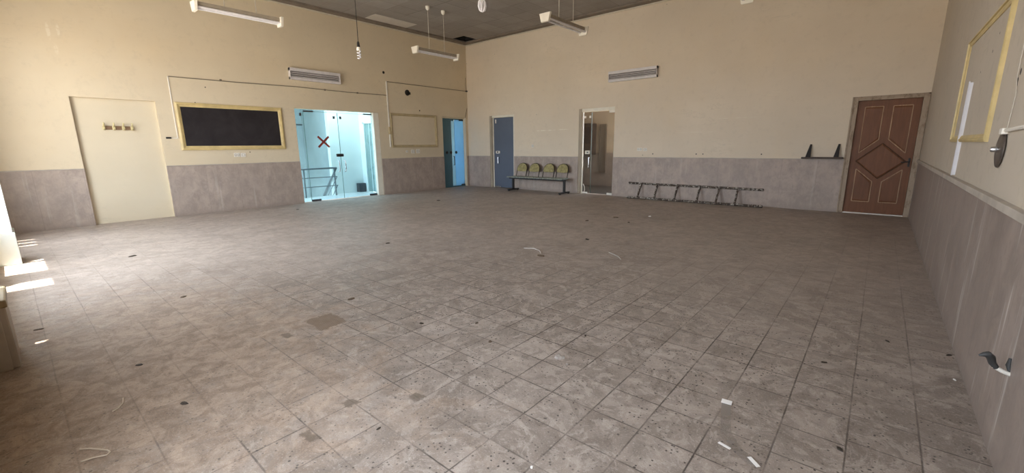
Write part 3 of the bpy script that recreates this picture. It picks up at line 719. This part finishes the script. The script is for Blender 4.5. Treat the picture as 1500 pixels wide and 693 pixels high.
DI = [(0, 1.325), (.355, 1.0), (0, .675), (-.355, 1.0)]
for poly in P_ + [DI]:
    poly = [(x+.008, z) for x, z in poly]
    b = BM(); prism(b, onB, poly, LW, LW+.012, .035); pn = obj('panel', b, 'door_wood', leaf)
    b = BM()
    for i in range(4):
        a, c = poly[i], poly[(i+1) % 4]
        tube(b, [onB(*a, LW+.002), onB(*c, LW+.002)], .009, 6)
    obj('bead', b, 'door_bead_dark' if len(poly) == 4 and abs(poly[0][0]-.008) < 1e-6 else 'door_bead', leaf)
b = BM(); wbox(b, onB, .395, .425, .93, 1.06, LW, LW+.012, .004)
tube(b, [onB(.41, 1.0, LW), onB(.41, 1.0, LW+.05), onB(.30, .985, LW+.055)], .011, 8); lathe(b, [(.016, 0), (.016, .02)], onB(.41, .92, LW), (0, -1, 0), 12); obj('handle', b, 'black_metal', leaf, True)

# ------------------------------------------------------------------ blackboard and frames
def moulding(t, w):  # stepped frame profile
    return [(0, 0), (0, t*.7), (w*.12, t*.85), (w*.3, t), (w*.45, t), (w*.52, t*.6), (w*.7, t*.62), (w*.85, t*.45), (w, t*.3), (w, 0)]
bb = thing('blackboard', 'black chalkboard in a yellow frame on the left wall', 'blackboard', (XL, 3.46, 1.34))
b = BM(); ring(b, onL, 2.444, 4.482, 1.338, 2.288, moulding(.04, .085)); obj('frame', b, 'gold_frame', bb)
b = BM(); wbox(b, onL, 2.52, 4.41, 1.41, 2.215, 0, .012); obj('board', b, 'board', bb)
ef = thing('wall_frame', 'empty tan moulded frame on the wall between the glass and blue doors', 'frame', (XL, 8.33, 1.34))
b = BM(); ring(b, onL, 7.462, 9.187, 1.345, 2.325, moulding(.035, .075)); obj('moulding', b, 'tan_frame', ef)
ef = thing('wall_frame', 'empty yellow moulded frame on the right wall', 'frame', (XR, 5.28, 1.34))
b = BM(); ring(b, onR, 4.30, 6.26, 1.343, 2.29, moulding(.025, .055)); obj('moulding', b, 'gold_frame', ef)

# coat hooks in the niche
ck = thing('coat_hook_rail', 'wooden coat rail with four yellowed hooks in the niche', 'coat hooks', (XL-.075, 1.54, 1.76))
def onN(u, v, w): return Vector((XL-.075+w, u, v))
b = BM(); wbox(b, onN, 1.335, 1.735, 1.728, 1.795, 0, .02, .004); obj('board', b, 'hookwood', ck)
for u in (1.335, 1.475, 1.61, 1.735):
    b = BM(); wbox(b, onN, u-.022, u+.022, 1.72, 1.80, .018, .032, .005)
    tube(b, [onN(u, 1.79, .03), onN(u, 1.80, .06), onN(u, 1.83, .085), onN(u, 1.855, .08)], .013, 8)
    tube(b, [onN(u, 1.74, .03), onN(u, 1.73, .06), onN(u, 1.745, .075)], .011, 8); obj('hook', b, 'hook', ck, True)

# slatted wall boxes
def vent(fn, u0, u1, v0, v1, label, name='wall_vent'):
    mid = fn((u0+u1)/2, v0, 0)
    t = thing(name, label, 'vent', mid, 'slatted vents high on the walls')
    b = BM(); wbox(b, fn, u0, u1, v1-.07, v1, .003, .11, .004); wbox(b, fn, u0, u1, v0, v0+.055, .003, .09, .004); wbox(b, fn, u0, u0+.012, v0, v1, .003, .10, .003); wbox(b, fn, u1-.012, u1, v0, v1, .003, .10, .003); obj('housing', b, 'louver', t)
    b = BM(); wbox(b, fn, u0+.02, u1-.02, v0+.02, v1-.02, .002, .02); obj('back_plate', b, 'louver_dark', t)
    n = 3; h0, h1 = v0+.058, v1-.075
    for i in range(n):
        z = h0 + (h1-h0)*(i+.5)/n
        b = BM(); P4 = [(z-.018, .085), (z-.010, .095), (z+.018, .05), (z+.010, .042)]
        A = [b.verts.new(fn(u0+.02, v, w)) for v, w in P4]; B = [b.verts.new(fn(u1-.02, v, w)) for v, w in P4]
        b.faces.new(A); b.faces.new(B[::-1])
        for j in range(4): b.faces.new((A[j], B[j], B[(j+1) % 4], A[(j+1) % 4]))
        obj('slat', b, 'louver', t)
vent(onL, 4.745, 6.00, 2.955, 3.215, 'grey slatted vent high above the glass door on the left wall')
vent(onB, -5.60, -4.325, 2.935, 3.19, 'grey slatted vent high on the end wall above the smoked glass door')

# ------------------------------------------------------------------ hanging fluorescent lamps
def lamp(loc, label, rods=True):
    t = thing('fluorescent_lamp', label, 'lamp', loc, 'hanging twin tube lamps')
    L = 1.27
    o = Vector(loc)
    b = BM(); box(b, o+Vector((-.05, -L/2, .03)), o+Vector((.05, L/2, .085)), .005); obj('batten', b, 'batten', t)
    for s in (-1, 1):
        b = BM(); tube(b, [o+Vector((s*.055, -L/2, .0)), o+Vector((s*.055, L/2, .0))], .019, 12); obj('tube', b, 'tube', t, True)
    for s in (-1, 1):
        b = BM(); y0 = o.y+s*(L/2); y1 = y0+s*.05
        def fn(u, v, w): return Vector((o.x+u, y0+s*w, o.z+v))
        poly = [(-.125, .095), (.125, .095), (.085, -.06), (-.085, -.06)]
        prism(b, fn, poly, 0, .04, .006); obj('end_cap', b, 'cap_white', t)
    for y in (-.22, .27):
        b = BM(); tube(b, [o+Vector((0, y, .08)), (o.x, o.y+y, ZC-.03)], .006, 6); r = obj('rod', b, 'rod', t, True)
        b = BM(); lathe(b, [(.02, -.09), (.045, -.06), (.05, -.02), (.05, 0)], (o.x, o.y+y, ZC-.001), n=14); obj('ceiling_cup', b, 'cap_white', r, True)
    return t
lamp((-8.76, 7.47, 3.60), 'twin tube lamp hanging nearest the far room corner')
lamp((-4.92, 7.43, 3.595), 'twin tube lamp hanging in front of the end wall, mid photo')
lamp((-8.68, 3.07, 3.585), 'twin tube lamp hanging high above the blackboard')
lamp((-1.96, 7.60, 3.63), 'lamp at the top edge right of the end wall vent, only one end cap showing')

# bare bulbs
def cfl(loc, label, kind):
    o = Vector(loc); t = thing('light_bulb', label, 'light bulb', loc)
    b = BM(); tube(b, [o+Vector((0, 0, .10)), o+Vector((.004, .002, .5)), (o.x, o.y, ZC)], .006 if kind == 1 else .004, 6); obj('cord', b, 'black_wire' if kind == 1 else 'rod', t, True)
    if kind == 1:
        b = BM(); lathe(b, [(.008, .13), (.02, .11), (.026, .04), (.024, .03)], o, n=14); obj('socket', b, 'black', t, True)
        b = BM(); lathe(b, [(.022, .04), (.033, .03), (.035, -.01), (.03, -.02)], o, n=14); obj('base', b, 'cap_white', t, True)
        b = BM(); pts = [o+Vector((.027*math.cos(a*.5), .027*math.sin(a*.5), -.022-.0035*a)) for a in range(0, 38)]
        tube(b, pts, .0095, 8); obj('spiral', b, 'tube', t, True)
    else:
        b = BM(); lathe(b, [(.012, .2), (.026, .17), (.03, .06), (.034, .05), (.036, .03)], o, n=14); obj('base', b, 'cap_white', t, True)
        for q in range(6):
            a = q*math.pi/3; c, s = math.cos(a), math.sin(a)
            b = BM(); tube(b, [o+Vector((c*.02, s*.02, .04)), o+Vector((c*.042, s*.042, .0)), o+Vector((c*.048, s*.048, -.045)), o+Vector((c*.035, s*.035, -.09)), o+Vector((c*.008, s*.008, -.105))], .009, 8); obj('loop', b, 'tube', t, True)
    return t
cfl((-7.0, 4.256, 2.985), 'spiral bulb on a long black cord in front of the left wall', 1)
cfl((-4.0, 4.18, 3.095), 'bulb with looped tubes at the top edge below the dark ceiling', 2)

# pale replacement ceiling panels
for (a, c, lb) in ((6.755, 7.355, 'pale ceiling panel by the left wall, the nearer of two'), (7.365, 8.05, 'pale ceiling panel by the left wall, the farther of two')):
    b = BM(); box(b, (-10.70, a, ZC-.008), (-10.205, c, ZC), .003); tag(obj('ceiling_panel', b, 'tile_white'), lb, 'ceiling panel', 'pale replacement ceiling panels')

# ------------------------------------------------------------------ cables, trunking, sockets
cb_ = thing('wall_cable', 'thin surface cable running over and down beside the blackboard', 'cable', onL(4.8, 2.78, 0))
b = BM(); pts = [onL(7.40, 2.80, .012), onL(6.2, 2.785, .012), onL(4.9, 2.80, .012), onL(3.6, 2.775, .012), onL(2.42, 2.77, .012)]; tube(b, pts, .009, 6); obj('cable', b, 'cable', cb_, True)
b = BM(); wbox(b, onL, 2.40, 2.416, 1.575, 2.77, 0, .012, .002); wbox(b, onL, 2.24, 2.41, 1.572, 1.587, 0, .012, .002); o = obj('trunking', b, 'plastic_white', cb_); o['label'] = 'white plastic trunking'
b = BM(); wbox(b, onL, 2.215, 2.30, 1.568, 1.60, .0, .03, .004); obj('cable_end', b, 'black', cb_)
for u in (3.32, 5.6, 6.5):
    b = BM(); wbox(b, onL, u-.02, u+.02, 2.77, 2.81, 0, .02, .003); obj('clip', b, 'cable', cb_)
t2 = thing('cable_trunking', 'pale cable trunking around the empty frame on the left wall', 'cable trunking', onL(7.42, 2.2, 0))
b = BM(); wbox(b, onL, 7.405, 7.44, 1.36, 3.185, 0, .02, .003); obj('upright', b, 'plastic_white', t2)
b = BM(); wbox(b, onL, 7.44, 10.57, 3.163, 3.18, 0, .018, .003); obj('upper_run', b, 'cable', t2)
b = BM(); wbox(b, onL, 7.385, 7.46, 1.72, 1.80, 0, .045, .008); wbox(b, onL, 7.40, 7.45, 1.80, 1.93, 0, .03, .006); obj('switch', b, 'tan_frame', t2)
b = BM(); wbox(b, onL, 10.50, 10.575, 3.15, 3.19, 0, .04, .006); obj('end_box', b, 'black', t2)
b = BM(); tube(b, [onL(10.52, 3.6, .01), onL(10.50, 3.35, .012), onL(10.54, 3.18, .012)], .006, 6); tag(obj('wall_wire', b, 'cable'), 'short dark wire near the far corner above the trunking', 'wire')
b = BM(); tube(b, [onL(10.55, 2.62, .01), onL(10.49, 2.45, .014), onL(10.45, 2.31, .014)], .006, 6); tag(obj('wall_wire', b, 'black_wire'), 'short dark wire at the head of the blue door', 'wire')
b = BM(); lathe(b, [(.085, 0), (.085, .006), (.06, .008)], onL(8.13, 2.93, 0), (1, 0, 0), 18); wbox(b, onL, 8.13, 8.24, 2.88, 2.95, 0, .008); tag(obj('junction_box', b, 'black'), 'open black junction hole above the empty frame on the left wall', 'junction box')

def socket(fn, u, v, w, h, label, n=1, name='power_socket', cat='socket', group=None):
    t = thing(name, label, cat, fn(u, v, 0), group)
    b = BM(); wbox(b, fn, u-w/2, u+w/2, v-h/2, v+h/2, 0, .012, .004); obj('plate', b, 'plastic_white', t)
    for i in range(n):
        c = u - w/2 + w*(i+.5)/n
        b = BM(); ring(b, fn, c-w/n*.32, c+w/n*.32, v-h*.3, v+h*.3, [(0, .011), (0, .016), (.008, .016), (.008, .011)]); obj('insert', b, 'socket_dark', t)
socket(onL, 3.43, 1.225, .12, .085, 'left one of the socket plates below the blackboard', 2)
socket(onL, 3.555, 1.22, .10, .085, 'right one of the socket plates below the blackboard', 1)
socket(onL, 7.99, 1.225, .07, .06, 'smallest socket plate below the empty tan frame', 1)
socket(onL, 8.21, 1.22, .13, .11, 'middle socket plate below the empty tan frame', 2)
socket(onL, 8.40, 1.225, .14, .12, 'rightmost socket plate below the empty tan frame', 2)
socket(onB, -4.70, 1.233, .13, .075, 'left white socket plate above the ladder', 2)
socket(onB, -4.555, 1.228, .10, .075, 'right white socket plate above the ladder', 1)
socket(onB, -8.13, 1.345, .08, .085, 'small cream light switch above the bench', 1, 'light_switch', 'switch')

# right wall fittings
b = BM(); wbox(b, onR, 5.585, 5.62, 1.045, 1.86, .020, .027, .002)
tr = tag(obj('cable_trunking', b, 'plastic_grey'), 'white upright trunking crossing the yellow frame on the right wall', 'cable trunking')
b = BM(); wbox(b, onR, 5.588, 5.617, 1.05, 1.85, 0, .020); obj('mount', b, 'plastic_grey', tr)
bl = thing('wall_bell', 'round dark metal bell on the right wall', 'bell', onR(3.80, 1.30, 0))
b = BM(); lathe(b, [(.05, 0), (.10, .003), (.106, .008), (.102, .013), (.08, .018), (.04, .022), (.02, .023)], onR(3.80, 1.30, 0), (-1, 0, 0), 32); obj('gong', b, 'bell', bl, True)
b = BM(); lathe(b, [(.016, .02), (.016, .042), (.012, .048), (.004, .05)], onR(3.80, 1.30, 0), (-1, 0, 0), 14); obj('knob', b, 'chrome', bl, True)
b = BM(); tube(b, [onR(3.80, 1.405, .012), onR(3.5, 1.412, .012), onR(2.6, 1.43, .012)], .011, 8); wbox(b, onR, 3.72, 3.79, 1.385, 1.42, 0, .03, .006); tag(obj('conduit', b, 'plastic_white'), 'white conduit leading right from the bell on the right wall', 'conduit')
b = BM(); tube(b, [onR(3.75, 1.42, .006), onR(3.72, 1.6, .006), onR(3.79, 1.70, .006), onR(3.80, 2.0, .006)], .002, 6); tag(obj('wall_wire', b, 'rod'), 'thin pale wire climbing the right wall above the bell', 'wire')
# pipe stub low on the right wall
pp = thing('pipe_stub', 'white pipe stub with a grey hose end low on the right wall', 'pipe', onR(2.58, .40, 0))
b = BM(); tube(b, [onR(2.575, .392, -.02), onR(2.58, .394, .012), onR(2.582, .40, .035), onR(2.588, .412, .06)], .009, 10); obj('pipe', b, 'pvc', pp, True)
b = BM(); tube(b, [onR(2.586, .406, .05), onR(2.588, .425, .065), onR(2.575, .452, .075), onR(2.56, .468, .088), onR(2.555, .466, .10), onR(2.553, .458, .114)], .02, 10, radii=[.010, .013, .015, .014, .010, .003]); obj('hose', b, 'rubber', pp, True)
b = BM(); tube(b, [onR(2.582, .398, .012), onR(2.60, .425, .018), onR(2.605, .455, .016)], .010, 8, radii=[.005, .009, .005]); obj('hose_tail', b, 'rubber', pp, True)

# ------------------------------------------------------------------ ladder lying on its side
ld = thing('ladder', 'paint splashed ladder lying on its side against the end wall', 'ladder', (-3.3, 10.4, 0))
Y0, Z0, Y1, Z1 = 10.33, .03, YB-.045, .375
b = BM(); tube(b, [(-4.87, Y0, Z0), (-1.78, Y0, Z0)], .027, 8); obj('rail', b, 'ladder', ld, True)
b = BM(); tube(b, [(-4.93, Y1, Z1), (-1.83, Y1, Z1-.01)], .027, 8); obj('rail', b, 'ladder', ld, True)
ang = math.atan2(Z1-Z0, Y1-Y0)
for x in (-4.59, -4.16, -3.66, -3.14, -2.72, -2.33):
    b = BM(); obox(b, (x, (Y0+Y1)/2, (Z0+Z1)/2), (.028, math.hypot(Z1-Z0, Y1-Y0)+.03, .06), (ang, 0, 0), .004); obj('rung', b, 'ladder', ld)

# plank with two upright brackets on the wainscot ledge
sh = thing('shelf', 'dark plank with two pointed brackets on the ledge beside the brown door', 'shelf', (-.85, YB-.06, ZW))
b = BM(); wbox(b, onB, -1.215, -.545, ZW+.001, ZW+.034, .003, .125, .004); obj('plank', b, 'plank', sh)
for x in (-1.10, -.645):
    b = BM(); A = [b.verts.new(onB(x+dx, ZW+.033, w)) for dx, w in ((-.05, .004), (.03, .004), (.03, .10), (-.05, .10))]
    B = [b.verts.new(onB(x+dx, ZW+.285, w)) for dx, w in ((0, .004), (.03, .004), (.03, .02), (0, .02))]
    b.faces.new(A); b.faces.new(B[::-1])
    for j in range(4): b.faces.new((A[j], B[j], B[(j+1) % 4], A[(j+1) % 4]))
    obj('bracket', b, 'black_metal', sh)

# ------------------------------------------------------------------ bench of four seats
bn = thing('bench', 'four seat waiting bench with olive backs and black T legs', 'bench', (-7.7, 10.2, 0))
b = BM(); box(b, (-8.72, 10.14, .36), (-6.66, 10.20, .405), .006); obj('beam', b, 'black_metal', bn)
for x in (-8.58, -6.70):
    b = BM(); box(b, (x-.028, 10.14, .04), (x+.028, 10.20, .37), .006); box(b, (x-.03, 9.93, .02), (x+.03, 10.42, .06), .008)
    for y in (9.96, 10.39): lathe(b, [(.03, 0), (.03, .022)], (x, y, 0), n=10)
    obj('leg', b, 'black_metal', bn)
for i, (a, c) in enumerate(((-8.60, -8.21), (-8.13, -7.73), (-7.57, -7.22), (-7.10, -6.73))):
    m = (a+c)/2; w = .255
    # seat: shallow dished pad, rounded front
    b = BM(); prof = [(9.97, .415), (9.985, .435), (10.03, .442), (10.15, .432), (10.28, .432), (10.36, .445), (10.365, .425), (10.28, .412), (10.15, .408), (10.03, .415)]
    sx0, sx1 = m-w+.005 - (.03 if i == 0 else 0), m+w-.005
    A = [b.verts.new((sx0, y, z)) for y, z in prof]; B = [b.verts.new((sx1, y, z)) for y, z in prof]
    b.faces.new(A); b.faces.new(B[::-1])
    for j in range(len(prof)): b.faces.new((A[j], B[j], B[(j+1) % len(prof)], A[(j+1) % len(prof)]))
    obj('seat', b, 'seat_grey', bn)
    # back: round-topped pad in a bent tube hoop, leaning back
    def bk(u, v): return Vector((m+u, 10.34+.30*(v-.43), v))
    hw = .188
    arc = [(hw*math.cos(q), .66+.165*math.sin(q)) for q in [math.pi*k/12 for k in range(13)]]
    pad = [(hw*.95, .60)] + [(p[0]*.97, p[1]) for p in arc] + [(-hw*.95, .60), (-hw*.55, .585), (hw*.55, .585)]
    b = BM(); F = [b.verts.new(bk(*p)+Vector((0, -.016, 0))) for p in pad]; K = [b.verts.new(bk(*p)+Vector((0, .016, 0))) for p in pad]
    b.faces.new(F); b.faces.new(K[::-1])
    for j in range(len(pad)): b.faces.new((F[j], K[j], K[(j+1) % len(pad)], F[(j+1) % len(pad)]))
    br = obj('backrest', b, 'olive', bn)
    b = BM(); hoop = [(hw+.004, .43)] + [(p[0]*1.02, p[1]+.003) for p in arc] + [(-hw-.004, .43)]
    tube(b, [bk(*p) for p in hoop], .012, 8); obj('hoop', b, 'tube_dark', br, True)

# ------------------------------------------------------------------ litter on the floor
def chip(x, y, s, mat, label, cat='debris', name='debris_chip', flat=.35, rot=None, asp=1.8):
    b = BM(); n = 7; a0 = rot if rot is not None else random.random()*6
    P = []; s *= .55
    for j in range(n):
        a = 2*math.pi*j/n; r = s*(.75+.4*random.random())
        px, py = r*asp*math.cos(a), r*math.sin(a)
        P.append((x+px*math.cos(a0)-py*math.sin(a0), y+px*math.sin(a0)+py*math.cos(a0)))
    A = [b.verts.new((p[0], p[1], .0005)) for p in P]
    B = [b.verts.new((x+(p[0]-x)*.82, y+(p[1]-y)*.82, s*flat*(.7+.6*random.random()))) for p in P]
    top = b.verts.new((x, y, s*flat*1.2))
    b.faces.new(A[::-1])
    for j in range(n):
        b.faces.new((A[j], A[(j+1) % n], B[(j+1) % n], B[j])); b.faces.new((B[j], B[(j+1) % n], top))
    return tag(obj(name, b, mat), label, cat)
CH = [
 (-7.26, .912, .055, 'chip', 'dark chip on the pale floor below the niche'),
 (-4.80, -.02, .03, 'chip_brown', 'brown chip right of the low pier at the left edge'),
 (-3.46, .361, .028, 'chip', 'black chip on the tan dust, left foreground'),
 (-2.718, .43, .026, 'chip', 'larger dark chip at the left foreground above the wire loop'),
 (-4.815, .901, .03, 'chip_brown', 'brown fleck on the dust behind the black chip'),
 (-1.71, .984, .016, 'chip', 'dark round crumb in the middle foreground'),
 (-2.57, 1.921, .022, 'chip', 'dark crumb right of the bare mortar square'),
 (-3.519, 1.866, .04, 'chip_brown', 'flat brown chip behind the bare mortar square'),
 (-1.937, 2.026, .026, 'chip_brown', 'brown crumb in the middle of the floor left of the grey lump'),
 (-1.465, 2.53, .014, 'chip', 'tiny black crumb right of the grey lump'),
 (-2.241, 2.195, .022, 'chip_brown', 'brown fleck left of the centre of the floor'),
 (-3.938, 6.752, .05, 'chip_brown', 'brown chip far across the floor below the smoked glass door'),
 (-3.691, 7.39, .06, 'chip_brown', 'flat brown strip far across the floor near the ladder'),
 (-3.257, 7.03, .035, 'chip', 'small dark chip just in front of the white scrap near the ladder'),
 (-3.117, 5.358, .045, 'chip', 'dark chip in the far middle of the floor'),
 (-3.089, 4.175, .06, 'chip_brown', 'brown chip beside the curved pale peel'),
 (-5.248, 3.409, .04, 'chip', 'dark chip on the bluish floor in front of the glass door'),
 (-8.5, 7.1, .06, 'chip', 'dark chip on the floor in front of the empty tan frame'),
 (-9.883, 4.16, .035, 'chip', 'dark fleck on the floor at the foot of the blackboard wall'),
 (.2, 3.763, .02, 'chip', 'dark crumb on the floor by the right wall'),
 (.50, 3.746, .02, 'chip', 'dark crumb at the very foot of the right wall'),
 (.027, 2.227, .022, 'chip', 'dark chip in the right foreground'),
 (-.106, 3.133, .022, 'chip', 'dark fleck in the right middle ground'),
]
for x, y, s, m, lb in CH: chip(x, y, s, m, lb)
chip(-1.423, 2.138, .05, 'lump', 'grey crumbled plaster lump in the middle of the floor', 'debris', 'plaster_lump', .5, asp=1.3)
chip(-1.34, 2.10, .022, 'lump', 'small grey plaster crumb right beside the bigger lump', 'debris', 'plaster_lump', .6, asp=1.2)
chip(-.972, 1.257, .014, 'paper', 'white scrap at the bottom edge of the photo', 'scrap', 'paper_scrap', .6, asp=1.2)
chip(-3.222, 7.856, .045, 'paper', 'white scrap far across the floor in front of the ladder', 'scrap', 'paper_scrap', .7, asp=1.1)
chip(.49, 3.356, .012, 'paper', 'tiny white scrap at the foot of the right wall', 'scrap', 'paper_scrap', .5, asp=2)
# curved pale peel, a pale streak of string and wire bits
b = BM(); tube(b, [(-3.50, 4.36, .006), (-3.36, 4.40, .014), (-3.24, 4.36, .012), (-3.14, 4.26, .006)], .007, 6); tag(obj('peel', b, 'lump_pale', None, True), 'curved pale peel lying in the middle distance', 'peel')
b = BM(); tube(b, [(-2.50, 4.85, .005), (-2.42, 4.80, .006), (-2.30, 4.72, .006), (-2.22, 4.62, .005)], .005, 6); tag(obj('string', b, 'lump_pale', None, True), 'pale bit of string right of the middle distance', 'string')
b = BM(); tube(b, [(-2.645, .018, .004), (-2.60, .05, .012), (-2.535, .10, .005), (-2.505, .105, .008), (-2.494, .092, .006), (-2.51, .05, .01), (-2.529, .012, .004)], .0035, 6); tag(obj('wire_loop', b, 'wire_cream', None, True), 'cream wire loop at the bottom left corner', 'wire')
b = BM(); tube(b, [(-2.92, .165, .004), (-2.925, .19, .007), (-2.97, .215, .007), (-3.04, .225, .004)], .003, 6); tag(obj('wire_bit', b, 'wire_cream', None, True), 'short bent cream wire above the wire loop', 'wire')
# clear plastic strip with white ends
st = thing('plastic_strip', 'clear plastic strip with white ends on the right foreground', 'plastic strip', (-.38, 2.05, 0))
b = BM(); W_ = [(-.46, 2.29), (-.43, 2.15), (-.395, 2.02), (-.33, 1.93), (-.25, 1.87)]; hw = .02
L1 = [b.verts.new((x-hw, y-.012, .003+.003*(i % 2))) for i, (x, y) in enumerate(W_)]; L2 = [b.verts.new((x+hw, y+.012, .006)) for x, y in W_]
for j in range(4): b.faces.new((L1[j], L1[j+1], L2[j+1], L2[j]))
bmesh.ops.solidify(b, geom=b.faces[:], thickness=.001); obj('strip', b, 'film_clear', st)
for (x, y, a, w, l) in ((-.458, 2.285, .1, .05, .04), (-.375, 1.915, -.25, .055, .014), (-.25, 1.885, -.75, .06, .018)):
    b = BM(); obox(b, (x, y, .0075), (w, l, .002), (0, 0, a), .0); obj('white_end', b, 'paper', st)
